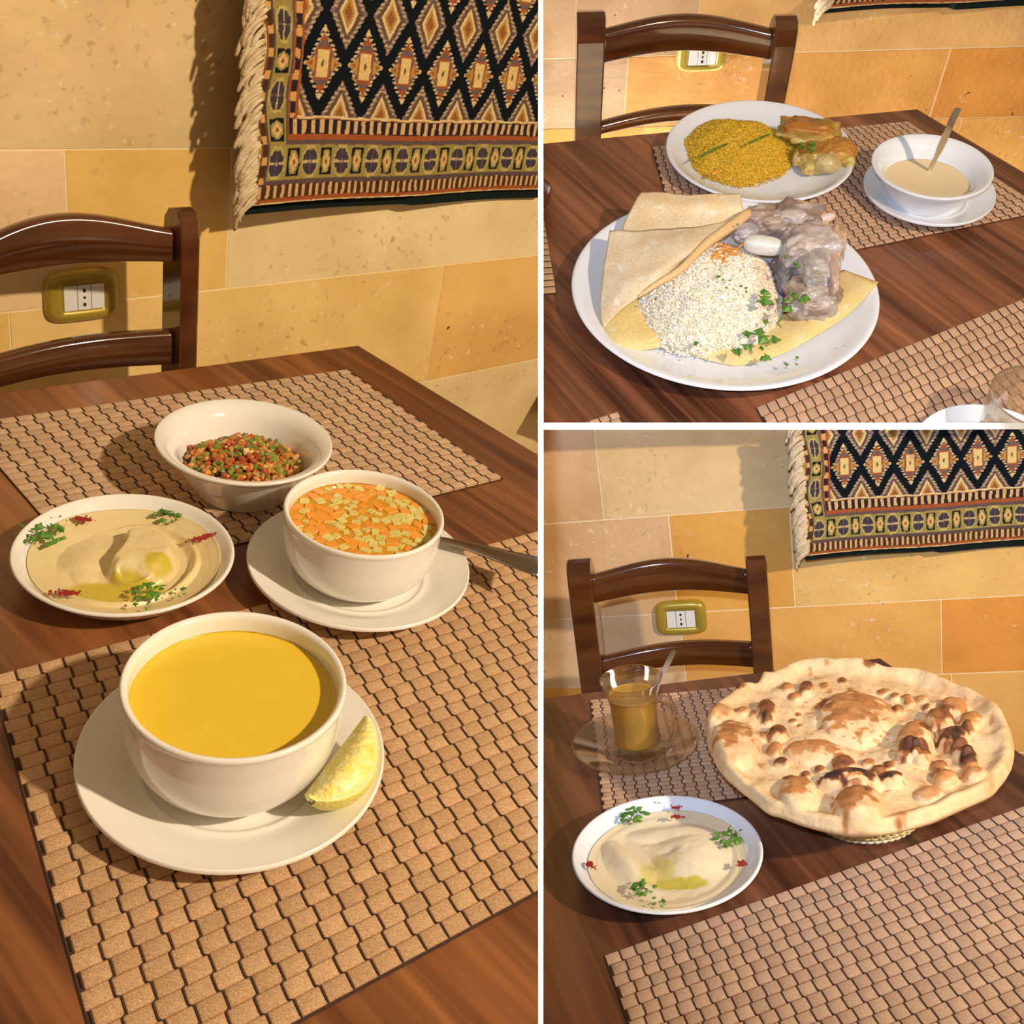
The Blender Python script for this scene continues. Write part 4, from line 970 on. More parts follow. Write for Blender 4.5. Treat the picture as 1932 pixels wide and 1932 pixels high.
# folded flatbread on the large plate
def sheet(rows, m=6, th=.0012, cols=None):
    """rows of control points -> smooth thick sheet"""
    R1 = [catmull(r_, m) for r_ in rows]; C = [catmull([R1[j][i] for j in range(len(R1))], m) for i in range(len(R1[0]))]
    A = np.array(C); nu, nv = A.shape[:2]
    du = np.gradient(A, axis=0); dv = np.gradient(A, axis=1); N_ = np.cross(du, dv); N_ /= np.linalg.norm(N_, axis=2)[:, :, None] + 1e-9
    if N_[..., 2].mean() < 0: N_ = -N_
    fl = A.reshape(-1, 3); wav = .0010 * fbm(fl * 60, 3)[:, None] * N_.reshape(-1, 3)
    top = fl + wav + N_.reshape(-1, 3) * th / 2; bot = fl + wav - N_.reshape(-1, 3) * th / 2
    V = np.r_[top, bot]; n = nu * nv; Fc = []
    for i in range(nu - 1):
        for j in range(nv - 1):
            a, b, c, d = i * nv + j, (i + 1) * nv + j, (i + 1) * nv + j + 1, i * nv + j + 1
            Fc += [(a, b, c, d), (n + d, n + c, n + b, n + a)]
    per = [i * nv for i in range(nu)] + [(nu - 1) * nv + j for j in range(1, nv)] + [i * nv + nv - 1 for i in range(nu - 2, -1, -1)] + [j for j in range(nv - 2, 0, -1)]
    for q in range(len(per)): a, b = per[q], per[(q + 1) % len(per)]; Fc.append((a, n + a, n + b, b))
    nn = fbm(V * 55, 7, 4); t = smooth01(nn * .9 + .35)[:, None]; c0 = np.array(cols[0]) * (1 - t) + np.array(cols[1]) * t
    t2 = smooth01((vnoise(V * 150, 4) - .62) * 6)[:, None]; c0 = c0 * (1 - t2) + np.array(cols[2]) * t2
    return V, Fc, c0
def TP(lst): return [T('TR', (x, y), z) for x, y, z in lst]
FB = [(.80, .60, .36), (.84, .70, .48), (.88, .80, .66)]; FB2 = [(.80, .58, .22), (.82, .64, .30), (.86, .74, .46)]
r = root('TR', 'flatbread', (0, 0, 0), 'thin folded flatbread wrapped around the white rice', 'bread')
V, Fc, c0 = sheet([TP([(1136, 560, .014), (1134, 605, .017), (1146, 648, .016), (1166, 668, .013), (1205, 662, .013), (1255, 657, .011), (1300, 668, .011), (1345, 682, .011), (1395, 690, .011), (1445, 679, .011), (1490, 662, .013), (1540, 634, .016), (1592, 600, .019), (1622, 574, .021), (1657, 533, .026)]),
                   TP([(1180, 560, .022), (1175, 595, .024), (1182, 628, .022), (1205, 640, .020), (1235, 640, .017), (1270, 640, .015), (1310, 648, .015), (1350, 658, .015), (1395, 664, .015), (1440, 655, .015), (1480, 640, .017), (1522, 614, .020), (1565, 580, .023), (1592, 556, .024), (1628, 523, .024)]),
                   TP([(1235, 560, .012), (1240, 572, .012), (1248, 585, .012), (1260, 595, .012), (1275, 600, .012), (1300, 605, .012), (1325, 610, .012), (1355, 612, .012), (1390, 612, .012), (1425, 605, .012), (1455, 596, .012), (1490, 575, .012), (1530, 545, .013), (1560, 522, .014), (1592, 510, .016)])], 4, .0014, FB2)
part('lower_sheet', (V, Fc), MT['matte_food'], r, 'yellowish moist layer under the rice', cols=c0)
V, Fc, c0 = sheet([TP([(1150, 436, .046), (1190, 436, .048), (1235, 434, .050), (1285, 430, .052), (1330, 428, .054), (1370, 418, .054), (1410, 404, .052)]),
                   TP([(1142, 485, .040), (1180, 480, .046), (1225, 474, .052), (1270, 467, .055), (1315, 453, .056), (1360, 432, .055), (1408, 407, .052)]),
                   TP([(1136, 530, .032), (1170, 524, .040), (1210, 516, .047), (1250, 504, .052), (1295, 480, .054), (1345, 447, .054), (1402, 412, .051)]),
                   TP([(1133, 580, .024), (1158, 568, .032), (1192, 552, .039), (1232, 530, .045), (1280, 496, .050), (1332, 454, .052), (1394, 417, .049)]),
                   TP([(1138, 618, .018), (1155, 600, .025), (1185, 574, .033), (1222, 550, .038), (1262, 520, .043), (1305, 475, .045), (1372, 428, .044)])], 6, .0016, FB)
part('front_fold', (V, Fc), MT['matte_food'], r, cols=c0)
V, Fc, c0 = sheet([TP([(1209, 365, .046), (1245, 364, .050), (1290, 368, .052), (1345, 367, .054), (1396, 366, .052)]),
                   TP([(1196, 385, .044), (1235, 384, .048), (1288, 387, .051), (1345, 385, .053), (1400, 386, .050)]),
                   TP([(1182, 412, .036), (1225, 410, .040), (1285, 410, .044), (1345, 406, .046), (1404, 404, .044)]),
                   TP([(1170, 440, .030), (1215, 440, .034), (1280, 440, .038), (1340, 432, .040), (1405, 418, .038)])], 6, .0016, [(.84, .60, .32), (.86, .68, .42), (.90, .80, .62)])
part('back_fold', (V, Fc), MT['matte_food'], r, cols=c0)
edge = TP([(1204, 560, .037), (1236, 538, .045), (1284, 508, .051), (1330, 462, .054), (1388, 420, .053), (1412, 402, .051)])
part('rolled_edge', tube(catmull(edge, 5), [.0012, .0016, .002, .0024, .0026, .0028, .003, .0032, .0034, .0035, .0036, .0037, .0038, .004, .0043, .0047, .005, .0052, .0054, .0055, .0055, .0055, .0055, .0053, .005, .0048], 12), MT['matte_food'], r, cols=[(.80, .52, .24)] * (26 * 12))
# white rice, shaped by the fold
def shW(a): return 1.0 + .08 * math.cos(2 * a - .9) + .03 * math.sin(5 * a)
def wcol(u, v, rnd):
    if math.hypot(u - .15, (v - .75) * 1.2) < .33 and rnd.random() < .55: return (.80, .36, .12)
    return rnd.choice([(.92, .80, .58), (.94, .85, .70), (.90, .76, .54), (.95, .87, .74)]) if u < .55 else rnd.choice([(.86, .66, .44), (.88, .76, .58)])
rice('TR', 'white_rice', (1338, 566), 138, 106, .012, .036, .0062, .0020, 7500, wcol, 'heap of white rice in the fold of the flatbread', 5, shW, basecol=(.90, .78, .58))
for i, (px, z, s, n) in enumerate([((1362, 532), .050, .010, 3), ((1412, 543), .050, .010, 3), ((1362, 545), .050, .010, 1), ((1450, 556), .044, .012, 4), ((1477, 568), .046, .022, 9), ((1243, 568), .040, .007, 1), ((1303, 652), .024, .010, 3), ((1400, 640), .026, .022, 5), ((1438, 655), .022, .018, 5), ((1497, 602), .028, .008, 1), ((1487, 494), .066, .012, 3), ((1336, 505), .056, .008, 3), ((1492, 681), .021, .009, 3), ((1503, 685), .021, .005, 1), ((1584, 648), .022, .007, 1), ((1460, 612), .034, .012, 3), ((1405, 433), .058, .010, 1)]):
    herbs('TR', px, z + .002, s * 1.9, 60 + i, ['parsley on the white rice near its top', 'two parsley strips on the right of the white rice', 'thin parsley strip on the middle of the white rice', 'parsley at the right edge of the white rice', 'large parsley tuft between rice and meat', 'parsley bit at the left edge of the white rice', 'parsley strip at the front of the white rice', 'long curled parsley strip at the front of the rice', 'parsley pieces beside the curled front strip', 'parsley fleck below the meat', 'pale green strip lying on the meat', 'parsley bit under the rolled flatbread edge', 'parsley scrap on the front rim of the large plate', 'tiny parsley fleck on the rim beside the scrap', 'single grey green sliver on the right rim of the large plate', 'parsley flecks in front of the parsley tuft', 'parsley bit by the end of the flatbread roll'][i], n, 1.0, None)
# boiled lamb
org = T('TR', (1510, 480), .012); r = root('TR', 'boiled_meat', org, 'grey brown boiled meat on the bone beside the white rice', 'meat')
G1, G2, G3 = (.30, .20, .15), (.52, .40, .33), (.60, .50, .44)
chunkpart('TR', 'meat', (1455, 420), .040, (.026, .019, .016), .1, 31, (.40, .27, .20), G2, r, org, amp=.16, fr=1.8, sq=.6)
chunkpart('TR', 'meat', (1500, 413), .044, (.025, .018, .015), -.15, 32, G1, G3, r, org, amp=.2, fr=1.8, sq=.6)
chunkpart('TR', 'meat', (1528, 468), .048, (.027, .024, .020), .05, 33, (.46, .34, .28), G3, r, org, amp=.14, fr=1.7, sq=.55)
chunkpart('TR', 'meat', (1537, 515), .040, (.018, .028, .020), .0, 34, (.34, .27, .23), (.56, .49, .43), r, org, amp=.16, fr=1.8, sq=.6)
chunkpart('TR', 'meat', (1530, 562), .030, (.024, .022, .016), .1, 35, (.30, .20, .14), (.50, .40, .32), r, org, amp=.2, fr=2, sq=.7)
chunkpart('TR', 'dark_hollow', (1484, 520), .030, (.014, .024, .014), .1, 36, (.10, .09, .10), (.22, .20, .20), r, org, amp=.18, fr=2, sq=.7)  # dark blob standing in for the shade of a hollow in the meat
chunkpart('TR', 'meat', (1405, 440), .046, (.012, .010, .008), .1, 37, (.40, .34, .34), (.58, .50, .50), r, org, amp=.2)
chunkpart('TR', 'bone', (1440, 463), .050, (.0190, .0085, .0085), -.25, 38, (.80, .76, .66), (.84, .80, .72), r, org, amp=.03, sq=.75)
chunkpart('TR', 'rib', (1572, 474), .044, (.0060, .024, .018), -.1, 40, (.62, .36, .20), (.72, .50, .34), r, org, amp=.10, sq=.6)
chunkpart('TR', 'rib', (1583, 472), .040, (.0050, .020, .015), -.3, 41, (.70, .48, .30), (.76, .56, .38), r, org, amp=.10, sq=.6)
chunkpart('TR', 'rib', (1562, 522), .040, (.0050, .032, .020), .0, 42, (.56, .34, .24), (.66, .46, .34), r, org, amp=.10, sq=.6)
chunkpart('TR', 'bone', (1551, 414), .046, (.015, .0045, .0045), .45, 43, (.80, .62, .54), (.84, .70, .62), r, org, amp=.05, sq=.8)
chunkpart('TR', 'fat', (1522, 398), .040, (.022, .007, .008), -.5, 44, (.60, .32, .10), (.70, .44, .20), r, org, amp=.15)
chunkpart('TR', 'fat', (1548, 440), .036, (.008, .016, .012), .4, 45, (.72, .46, .18), (.78, .56, .30), r, org, amp=.12)
P, rz, mx, my = axes('TR', (1378, 480), .047); rnd = random.Random(71); pr = []
for i in range(16):
    x, y = rnd.uniform(-.020, .020), rnd.uniform(-.014, .014); b = rnd.uniform(0, PI); L_ = rnd.uniform(.006, .011)
    pr.append(tube([(x - L_ * math.cos(b), y - L_ * math.sin(b), .000), (x + .001, y + .001, .003), (x + L_ * math.cos(b + .4), y + L_ * math.sin(b + .4), .0005)], [.0008, .0011, .0008], 6))
one('TR', 'fried_noodles', P, join(pr), MT['carrot'], 'short orange fried noodles on top of the white rice', 'noodles', None, 'stuff', rz)
P, rz, mx, my = axes('TR', (1243, 537), .040); one('TR', 'orange_crumb', P, blob((0, 0, 0), (.0035, .0020, .0018), .3, .15, 2, 5, 2), MT['carrot'], 'orange crumb at the left edge of the white rice', 'crumb')
# other things on that table
P = T('TR', (1044, 388), .0); one('TR', 'brown_bowl', (P[0] - .030, P[1], .0004), lathe(cup_prof(.028, .022), 48), MT['dark'], 'edge of a small dark brown bowl at the far left of the upper table', 'bowl')
P = T('TR', (1873, 866), .020); P2 = T('TR', (2021, 866), .020); rs = np.linalg.norm(P2 - P)
one('TR', 'saucer', (P[0], P[1], .0024), lathe(saucer_prof(rs, .018), 80), MT['ceramicR'], 'white saucer cut off at the bottom right of the upper right booth', 'saucer')
def glass_cup_prof(R, H, t=.0016): return [(0, .0), (R * .80, 0), (R * .84, .002), (R * .88, H * .3), (R, H - .001), (R - t / 2, H), (R - t, H - .001), (R * .88 - t, H * .3), (R * .80 - t, .008), (0, .007)]
P = T('TR', (1955, 752), .060); one('TR', 'glass_cup', (P[0], P[1], .0034), lathe(smoothprof(glass_cup_prof(.036, .058), 3), 64), MT['glass'], 'clear glass cup at the right end of the upper right booth placemat', 'cup')

# ================================================================ lower right booth
c, r_ = circ(.1683, 1.3817, .1512, 'BR', .022); HC, HR = c, r_
one('BR', 'plate', (c[0], c[1], .0006), lathe(plate_prof(r_, .0215), 96), MT['ceramicR'], 'round white plate of hummus in front of the tea glass', 'plate')
P_, rz_, mx_, my_ = axes('BR', (1259, 1610), .01)
def hum2_z(x, y, q):
    u, v = x / HR, y / HR; r = np.hypot(u, v); z = .0090 - .0035 * smooth01((q - .80) / .2)
    z = z + .0105 * np.exp(-(((u - .28) / .33) ** 2 + ((v - .12) / .42) ** 2) ** 1.5)         # right lobe
    d = (u + .46) * .80 + (v + .05) * .60; e = -(u + .46) * .60 + (v + .05) * .80
    z = z + .0100 * np.exp(-((d / .13) ** 2 + (e / .46) ** 2))                               # left roll
    z = z - .0040 * np.exp(-(((d - .22) / .07) ** 2 + (e / .34) ** 2))
    z = z + .0055 * np.exp(-(((u + .02) / .30) ** 2 + ((v - .45) / .10) ** 2)) - .002 * np.exp(-(((u + .1) / .3) ** 2 + ((v - .31) / .035) ** 2))
    z = z + .0065 * np.exp(-((d + .35 * e - .36) / .035) ** 2) * np.exp(-((v + .25) / .2) ** 2) * np.exp(-((u - .02) / .2) ** 2)
    rc = np.hypot(u - .02, (v - .10) * 1.6); z = z - .0035 * np.exp(-(rc / .10) ** 2)
    z = z - .0035 * np.exp(-(((u - .02) / .30) ** 2 + ((v + .34) / .12) ** 2))
    return onplate(z + .0004 * fbm(np.c_[u * 7, v * 7], 6), r, q, .0215)
def hum2_c(x, y, q, z):
    u, v = x / HR, y / HR; n = fbm(np.c_[u * 5, v * 5], 8) * .3
    oil = np.clip(smooth01((1 - np.hypot((u + .08) / .24, (v + .18) / .30) + n) * 2) * .7 + smooth01((1 - np.hypot((u - .20) / .26, (v + .36) / .10) + n) * 3), 0, 1)[:, None]
    return np.array((.84, .70, .46)) * (1 - oil) + np.array((.62, .52, .08)) * oil
disc('BR', 'hummus', (c[0], c[1]), .0008, rz_, lambda a: HR * (.835 + .02 * math.sin(2 * a)), hum2_z, hum2_c, MT['cream'], 'pale hummus in soft folds on the lower right booth plate', 'hummus', 90, 220)
for i, (px, s, n, lb) in enumerate([((1197, 1540), .026, 30, 'parsley on the back left of the lower right hummus'), ((1373, 1583), .024, 30, 'parsley on the right of the lower right hummus'), ((1216, 1676), .022, 22, 'parsley on the front of the lower right hummus'), ((1243, 1703), .013, 8, 'small parsley scrap on the front rim of the lower right plate'), ((1238, 1516), .009, 5, 'tiny parsley scrap on the back rim of the lower right plate'), ((1393, 1572), .010, 5, 'parsley sprig end beyond the right parsley pinch')]):
    herbs('BR', px, .0185, s, 90 + i, lb, n)
for px, rx, ry, n, sd, rt, lb in [((1276, 1541), .007, .003, 110, 4, 0, 'red spice at the back of the lower right hummus'), ((1276, 1524), .006, .005, 40, 7, 0, 'scattered red spice on the back rim of the lower right plate'), ((1113, 1632), .0065, .004, 130, 5, -.8, 'red spice on the left rim of the lower right plate'), ((1399, 1629), .005, .005, 110, 6, 0, 'red spice on the right rim of the lower right plate')]:
    specks('BR', px, .0205, rx, ry, n, sd, lb, rt, .0008)
# tea glass and saucer
c, r_ = circ(.1729, 1.724, .1207, 'BR', .012); TCc = c
one('BR', 'glass_saucer', (c[0], c[1], .0024), lathe(smoothprof([(0, 0), (r_ * .45, 0), (r_ * .6, .002), (r_ * .9, .009), (r_, .0115), (r_ * .985, .0128), (r_ * .88, .0105), (r_ * .6, .0040), (r_ * .45, .0026), (0, .0026)], 3), 80), MT['glass'], 'clear glass saucer under the tea glass', 'saucer')
c, r_ = circ(.2121, 1.9824, .0678, 'BR', .092); c = TCc * .6 + c * .4; GH = .086; gz = .0052
r = root('BR', 'tea_glass', (c[0], c[1], gz), 'clear glass mug of amber tea with a looped handle', 'glass')
R0 = r_
part('glass_body', lathe(smoothprof([(0, 0), (R0 * .76, 0), (R0 * .80, .003), (R0 * .76, .012), (R0 * .73, .030), (R0 * .78, .060), (R0 * .96, GH - .006), (R0 * 1.0, GH - .001), (R0 * .985, GH), (R0 * .955, GH - .002), (R0 * .90, GH - .010), (R0 * .735, .060), (R0 * .685, .030), (R0 * .70, .014), (R0 * .60, .0105), (0, .010)], 3), 72), MT['glass'], r)
P0, rz0, mx, my = axes('BR', (1240, 1360), .04)
hd = [(.77, .062), (1.05, .069), (1.32, .067), (1.45, .058), (1.47, .042), (1.38, .026), (1.12, .016), (.78, .014)]
part('handle', tube([(math.cos(rz0 - .35) * q * R0, math.sin(rz0 - .35) * q * R0, z) for q, z in catmull([np.array(h) for h in hd], 4)], .0034, 10), MT['glass'], r)
one('BR', 'tea', (c[0], c[1], gz + .0108), lathe(smoothprof([(0, 0), (R0 * .60, .0002), (R0 * .690, .0035), (R0 * .678, .020), (R0 * .728, .050), (R0 * .765, .0555), (R0 * .74, .0556), (0, .0556)], 3), 72), MT['tea'], 'amber tea filling the glass mug', 'tea')
r = root('BR', 'tea_spoon', (0, 0, 0), 'small steel teaspoon standing in the tea glass', 'spoon')
a = np.array([c[0], c[1], 0]) + np.array([math.cos(rz0) * -.008, math.sin(rz0) * -.008, .022]); b = T('BR', (1272, 1228), .118)
m_ = a + (b - a) * .5
sd = np.array([math.cos(rz0), math.sin(rz0), 0]); dd = (b - a); nv = np.cross(dd, sd); nv /= np.linalg.norm(nv); s2 = np.cross(nv, dd); s2 /= np.linalg.norm(s2)
V, Fc = [], []; m = 18
for i in range(m):
    t = i / (m - 1); p = a + dd * (.22 + .78 * t); w_ = .0011 + .0017 * smooth01(np.array([(t - .35) / .5]))[0] * (1 - .35 * max(0, (t - .93) / .07))
    for e, f in ((-1, -1), (1, -1), (1, 1), (-1, 1)): V.append(tuple(p + s2 * w_ * e + nv * .0007 * f))
for i in range(m - 1):
    for j in range(4): q = (j + 1) % 4; Fc.append((i * 4 + j, (i + 1) * 4 + j, (i + 1) * 4 + q, i * 4 + q))
Fc += [(3, 2, 1, 0), tuple((m - 1) * 4 + j for j in range(4))]
part('handle', (V, Fc), MT['steel'], r, smooth=False)
vb, fb = ico(3); dn = dd / np.linalg.norm(dd)
part('spoon_bowl', ([tuple(a + dd * .12 + dn * v[0] * .015 + s2 * v[1] * .0085 + nv * v[2] * .002) for v in vb], fb), MT['steel'], r)

# ---- flatbread in its basket
OUT = [(35, 440), (90, 350), (170, 290), (250, 225), (330, 222), (370, 163), (420, 165), (520, 110), (620, 75), (720, 65), (800, 74), (900, 70), (1000, 88), (1090, 112), (1190, 122), (1300, 130), (1390, 160), (1480, 200), (1600, 245), (1700, 290), (1790, 360), (1840, 440), (1872, 560), (1872, 640), (1850, 720), (1800, 790), (1740, 850), (1620, 905), (1480, 968), (1380, 1010), (1200, 1058), (1050, 1082), (900, 1085), (750, 1060), (600, 1020), (480, 975), (400, 950), (300, 870), (200, 790), (110, 700), (50, 570)]
cp = lambda x, y: (1320 + x / 3.157, 1230 + y / 3.157)
BZ = .062
def bt(px, z):          # the bread lies a little tilted, lower towards the camera
    P = T('BR', px, z); 
    for _ in range(6): zz = z + .06 * (P[1] - .82); P = T('BR', px, zz)
    return P
oc = bt(cp(950, 560), BZ); ol = [bt(cp(x, y), BZ) - oc for x, y in OUT]; cl_ = [p for p in ol] 
cc = catmull(ol + [ol[0]], 6)[:-1]; th_ = np.unwrap([math.atan2(p[1], p[0]) for p in cc]); rr_ = np.array([math.hypot(p[0], p[1]) for p in cc])
if th_[-1] < th_[0]: th_, rr_ = th_[::-1], rr_[::-1]
na, nr = 360, 120
a_ = np.arange(na) * 2 * PI / na; rad = np.interp((a_ - th_[0]) % (2 * PI) + th_[0], np.r_[th_, th_[0] + 2 * PI], np.r_[rr_, rr_[0]])
q_ = (np.arange(1, nr + 1) / nr) ** .9
X = np.r_[0, (q_[:, None] * rad * np.cos(a_)).ravel()]; Y = np.r_[0, (q_[:, None] * rad * np.sin(a_)).ravel()]; Q = np.r_[0, np.repeat(q_, na)]
BUMP = [(930, 370, 230, 150, .013, .55), (215, 520, 150, 130, .016, .50), (640, 225, 42, 42, .009, 1.0), (525, 222, 36, 34, .007, .6), (400, 345, 54, 46, .010, .85), (255, 362, 36, 26, .006, .75), (465, 478, 58, 40, .011, 1.0), (405, 408, 24, 22, .005, .7), (450, 580, 42, 34, .008, .6), (490, 667, 40, 24, .007, .95), (636, 742, 28, 26, .005, .8), (722, 706, 36, 24, .006, .85), (865, 672, 64, 40, .009, .8), (1010, 668, 38, 26, .006, .8), (1132, 690, 30, 22, .005, .85), (1070, 716, 46, 32, .007, 1.2), (1240, 615, 70, 40, .011, 1.15), (1325, 628, 60, 46, .011, .8), (1285, 500, 115, 90, .018, .55), (1362, 522, 42, 26, .006, .8), (1430, 390, 78, 58, .012, .65), (1515, 515, 88, 60, .013, 1.0), (1592, 480, 46, 30, .007, .9), (1520, 320, 80, 56, .010, .45), (1615, 410, 62, 46, .009, .5), (1565, 600, 60, 44, .010, .75), (1610, 645, 52, 52, .010, .9), (1430, 690, 48, 34, .007, .7), (1465, 752, 70, 44, .009, .5), (1640, 742, 66, 40, .008, .4), (900, 755, 190, 60, .016, 1.0), (1150, 755, 70, 36, .010, 1.15), (950, 890, 160, 110, .018, .6), (590, 830, 120, 100, .014, .5), (545, 768, 46, 22, .004, 1.1), (130, 390, 90, 50, .008, .35), (855, 178, 26, 20, .005, .9), (745, 218, 24, 22, .004, .65), (1022, 106, 38, 16, .004, .7), (1165, 266, 32, 20, .005, .6), (1235, 275, 30, 22, .005, .6), (1325, 280, 34, 24, .005, .5), (1100, 236, 34, 18, .004, .6), (1185, 340, 34, 26, .006, .7), (1355, 335, 24, 16, .004, .85), (575, 286, 40, 22, .006, .65), (560, 424, 24, 14, .004, .7), (592, 394, 20, 12, .003, .7), (600, 455, 16, 12, .003, .6), (385, 500, 38, 22, .006, .6), (250, 235, 34, 22, .007, .95), (690, 600, 190, 70, .008, .45), (1370, 850, 80, 40, .006, .35), (1480, 610, 30, 22, .004, .6), (1245, 308, 26, 14, .004, .6), (1010, 915, 22, 22, .003, 1.1), (300, 570, 22, 22, .003, .7), (320, 385, 22, 18, .003, .6), (780, 390, 22, 18, .002, .8), (755, 335, 36, 22, .003, .8), (975, 430, 24, 14, .002, .6), (1260, 455, 26, 16, .003, .9)]
FLAT = [(870, 1030, 34, 50, .85), (1190, 1010, 70, 40, .5), (1180, 1050, 26, 14, .8), (560, 920, 90, 24, .4), (1740, 450, 18, 30, .5), (1740, 820, 22, 30, .35), (870, 880, 60, 60, .3), (200, 700, 24, 24, .3), (760, 110, 18, 12, .5), (660, 130, 16, 26, .5), (700, 170, 20, 18, .45), (160, 430, 26, 14, .7)]
Z = np.zeros(len(X)); br = np.zeros(len(X))
Z += .004 + .006 * np.exp(-((Q - .95) / .055) ** 2) - .006 * smooth01((Q - .97) / .03)          # puffed rim
Z += .004 * fbm(np.c_[X * 22, Y * 22], 12, 3) * smooth01((1 - Q) * 8) + .0012 * fbm(np.c_[X * 70, Y * 70], 15, 2)
nz1 = fbm(np.c_[X * 130, Y * 130], 21, 3)
for (x, y, rx, ry, h, b) in BUMP:
    if rx < 100: rx, ry, h = rx * 1.12, ry * 1.12, h * 1.1
    P = bt(cp(x, y), BZ + h * .7) - oc; Px = bt(cp(x + rx, y), BZ + h * .7) - oc; Py = bt(cp(x, y - ry), BZ + h * .7) - oc
    ex, ey = np.array(Px - P)[:2], np.array(Py - P)[:2]; D = np.array([X - P[0], Y - P[1]]); M_ = np.linalg.inv(np.c_[ex, ey]); uv_ = M_ @ D; d = np.hypot(uv_[0], uv_[1])
    z = h * np.sqrt(np.clip(1 - (d / 1.12) ** 2, 0, 1)) * smooth01((1.12 - d) * 4); Z = np.maximum(Z, Z * .65 + z)
    hd_ = np.hypot(uv_[0] + .12, uv_[1] - .22); fade = 1.12 if rx < 100 else .88
    b = min(b * 1.2 + .05, 1.2)
    br = np.maximum(br, b * smooth01((fade - hd_ + nz1 * (.18 if rx < 60 else .40)) * 3.2))
for (x, y, rx, ry, b) in FLAT:
    P = bt(cp(x, y), BZ) - oc; Px = bt(cp(x + rx, y), BZ) - oc; Py = bt(cp(x, y - ry), BZ) - oc
    M_ = np.linalg.inv(np.c_[np.array(Px - P)[:2], np.array(Py - P)[:2]]); uv_ = M_ @ np.array([X - P[0], Y - P[1]]); d = np.hypot(uv_[0], uv_[1]); br = np.maximum(br, b * smooth01((1.1 - d + nz1 * .4) * 1.6))
br = np.maximum(br, .55 * smooth01((vnoise(np.c_[X * 240, Y * 240], 33) - .62) * 5) * (Q < .75)); br = np.maximum(br, .18 * smooth01(fbm(np.c_[X * 30, Y * 30], 40) * 1.3))
br = br * (.86 + .20 * fbm(np.c_[X * 90, Y * 90], 51, 3)) + .10 * (vnoise(np.c_[X * 260, Y * 260], 52)) * (br > .15); br = np.clip(br, 0, 1.2)[:, None]
C0, C1, C2, C3 = [np.array(c_) for c_ in ((.78, .53, .27), (.56, .23, .06), (.20, .055, .014), (.04, .018, .01))]
col = np.where(br < .5, C0 + (C1 - C0) * (br / .5), np.where(br < .95, C1 + (C2 - C1) * ((br - .5) / .45), C2 + (C3 - C2) * np.clip((br - .95) / .25, 0, 1)))
base = BZ + .06 * (Y + oc[1] - .82) - oc[2]
top = np.c_[X, Y, base + Z]; bot = np.c_[X * .985, Y * .985, base - .004 - .006 * (1 - Q ** 4)]
V = np.r_[top, bot]; n = len(X); Fc = []
for off, fl in ((0, 1), (n, -1)):
    for i in range(na): t = (off, off + 1 + i, off + 1 + (i + 1) % na); Fc.append(t[::fl])
    for j in range(nr - 1):
        for i in range(na): k2 = (i + 1) % na; t = (off + 1 + j * na + i, off + 1 + (j + 1) * na + i, off + 1 + (j + 1) * na + k2, off + 1 + j * na + k2); Fc.append(t[::fl])
L0 = 1 + (nr - 1) * na
for i in range(na): k2 = (i + 1) % na; Fc.append((L0 + i, n + L0 + i, n + L0 + k2, L0 + k2))
one('BR', 'round_flatbread', oc, (V, Fc), MT['bread'], 'large round blistered flatbread on a small cane basket', 'bread', cols=np.r_[col, np.tile(C0, (n, 1))])
# cane basket beneath
z1 = .026; A, B, D = [T('BR', p, z1) for p in ((1562, 1566), (1672, 1583), (1762, 1545))]
def circ3(a, b, c):
    ax_, ay, bx_, by, cx_, cy = a[0], a[1], b[0], b[1], c[0], c[1]; d = 2 * (ax_ * (by - cy) + bx_ * (cy - ay) + cx_ * (ay - by))
    ux = ((ax_ ** 2 + ay ** 2) * (by - cy) + (bx_ ** 2 + by ** 2) * (cy - ay) + (cx_ ** 2 + cy ** 2) * (ay - by)) / d; uy = ((ax_ ** 2 + ay ** 2) * (cx_ - bx_) + (bx_ ** 2 + by ** 2) * (ax_ - cx_) + (cx_ ** 2 + cy ** 2) * (bx_ - ax_)) / d
    return np.array([ux, uy, 0]), math.hypot(ax_ - ux, ay - uy)
bc, brd = circ3(A, B, D); brd = min(brd, .075)
dirb = (bc - np.array([B[0], B[1], 0])); bc = np.array([B[0], B[1], 0]) + dirb / np.linalg.norm(dirb) * (brd + .014)
r = root('BR', 'cane_basket', (bc[0], bc[1], .0005), 'pale woven cane basket under the round flatbread', 'basket')
part('basket_body', lathe(smoothprof([(0, .0), (brd * .70, 0), (brd * .80, .006), (brd * .93, .030), (brd * .90, .031), (brd * .76, .009), (0, .004)], 3), 64), MT['basket'], r)
for s in range(3):
    pth = []
    for i in range(241):
        t = 2 * PI * i / 240; tw = t * 22 + s * 2 * PI / 3; R_ = brd * .955 + .0042 * math.cos(tw); pth.append((R_ * math.cos(t), R_ * math.sin(t), .026 + .0042 * math.sin(tw)))
    part('braid_strand', tube(pth, .0030, 6), MT['basket'], r)
for s in range(5):
    pth = []
    for i in range(181):
        t = 2 * PI * i / 180; R_ = brd * (.78 + .035 * s) + .0011 * math.sin(t * 48 + s * PI); pth.append((R_ * math.cos(t), R_ * math.sin(t), .004 + .0048 * s))
    part('cane_row', tube(pth, .0022, 6), MT['basket'], r)

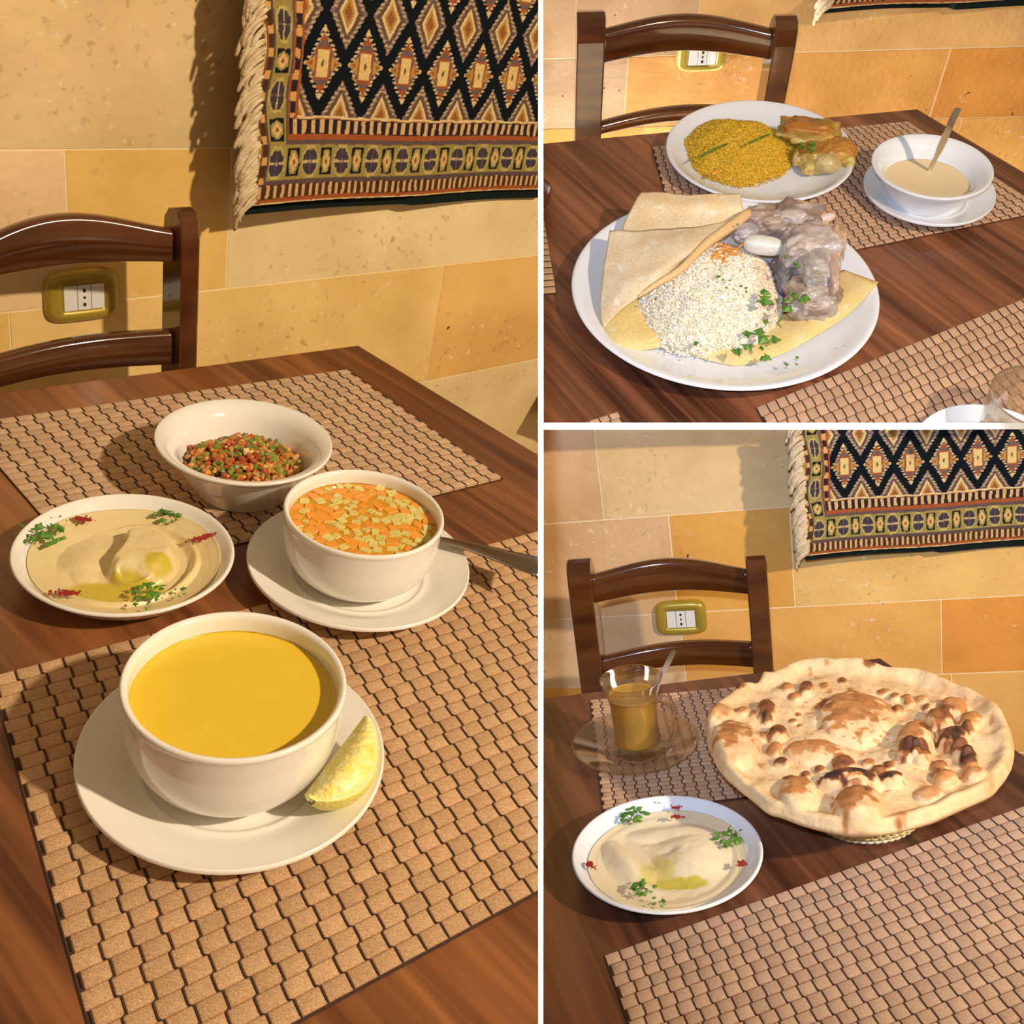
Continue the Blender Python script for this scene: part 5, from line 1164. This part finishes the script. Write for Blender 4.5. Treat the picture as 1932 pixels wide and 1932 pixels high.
# ---------------------------------------------------------------- end every booth at its own boundary
def pln(nc, keep):               # camera-space plane through the lens point -> world point and normal (kept side)
    nw = RK['L'] @ np.array(nc, float); nw /= np.linalg.norm(nw)
    return Vector(CAMP), Vector(nw if keep > 0 else -nw)
xs = lambda p: (p - CX) / F
RIGHT = pln((1, 0, -xs(1975)), -1)
PL = dict(L=[pln((1, 0, -xs(1015.5)), -1)], TR=[pln((1, 0, -xs(1025)), 1), pln((0, 1, -xs(798)), -1), RIGHT], BR=[pln((1, 0, -xs(1025)), 1), pln((0, 1, -xs(810)), 1), RIGHT])
def booth(o):
    while o.parent is not None: o = o.parent
    return o.get('booth')
done = set()
for o in OBJ:                    # booth units -> metres, written into the meshes and the places of the things
    k = booth(o); u = UNIT.get(k, 1)
    if u == 1: continue
    if o.parent is None: m = o.matrix_world.copy(); m.translation = m.translation * u; o.matrix_world = m
    else: m = o.matrix_basis.copy(); m.translation = m.translation * u; o.matrix_basis = m
    if o.data is not None and o.data.name not in done: done.add(o.data.name); o.data.transform(Matrix.Scale(u, 4))
bpy.context.view_layer.update()
for o in list(OBJ):
    if o.type != 'MESH': continue
    k = booth(o)
    if k not in PL: continue
    mw = o.matrix_world; bb = [mw @ Vector(c) for c in o.bound_box]; gone = False
    for co, no in PL[k]:
        ds = [(p - co).dot(no) for p in bb]
        if min(ds) >= 0: continue
        if max(ds) <= 0: gone = True; break
        inv = mw.inverted(); lco = inv @ co; lno = (mw.to_3x3().transposed() @ no).normalized()
        if o.data.users > 1: o.data = o.data.copy()
        bm = bmesh.new(); bm.from_mesh(o.data)
        res = bmesh.ops.bisect_plane(bm, geom=bm.verts[:] + bm.edges[:] + bm.faces[:], dist=1e-7, plane_co=lco, plane_no=lno, clear_inner=True)
        if len(bm.faces) < 3000 and len(bm.faces) > 0:
            ed = [e for e in res['geom_cut'] if isinstance(e, bmesh.types.BMEdge)]
            try: bmesh.ops.holes_fill(bm, edges=ed, sides=0)
            except Exception: pass
        bm.to_mesh(o.data); nf = len(bm.faces); bm.free(); o.data.update()
        if nf == 0: gone = True; break
    if gone:
        OBJ.remove(o); bpy.data.objects.remove(o)
for o in [o for o in OBJ if o.type == 'EMPTY' and not o.children]: bpy.data.objects.remove(o)
for o in SC.objects:
    for q in ('booth', 'org'):
        if q in o: del o[q]
beam_mask(FLASH, *FLASH_N)
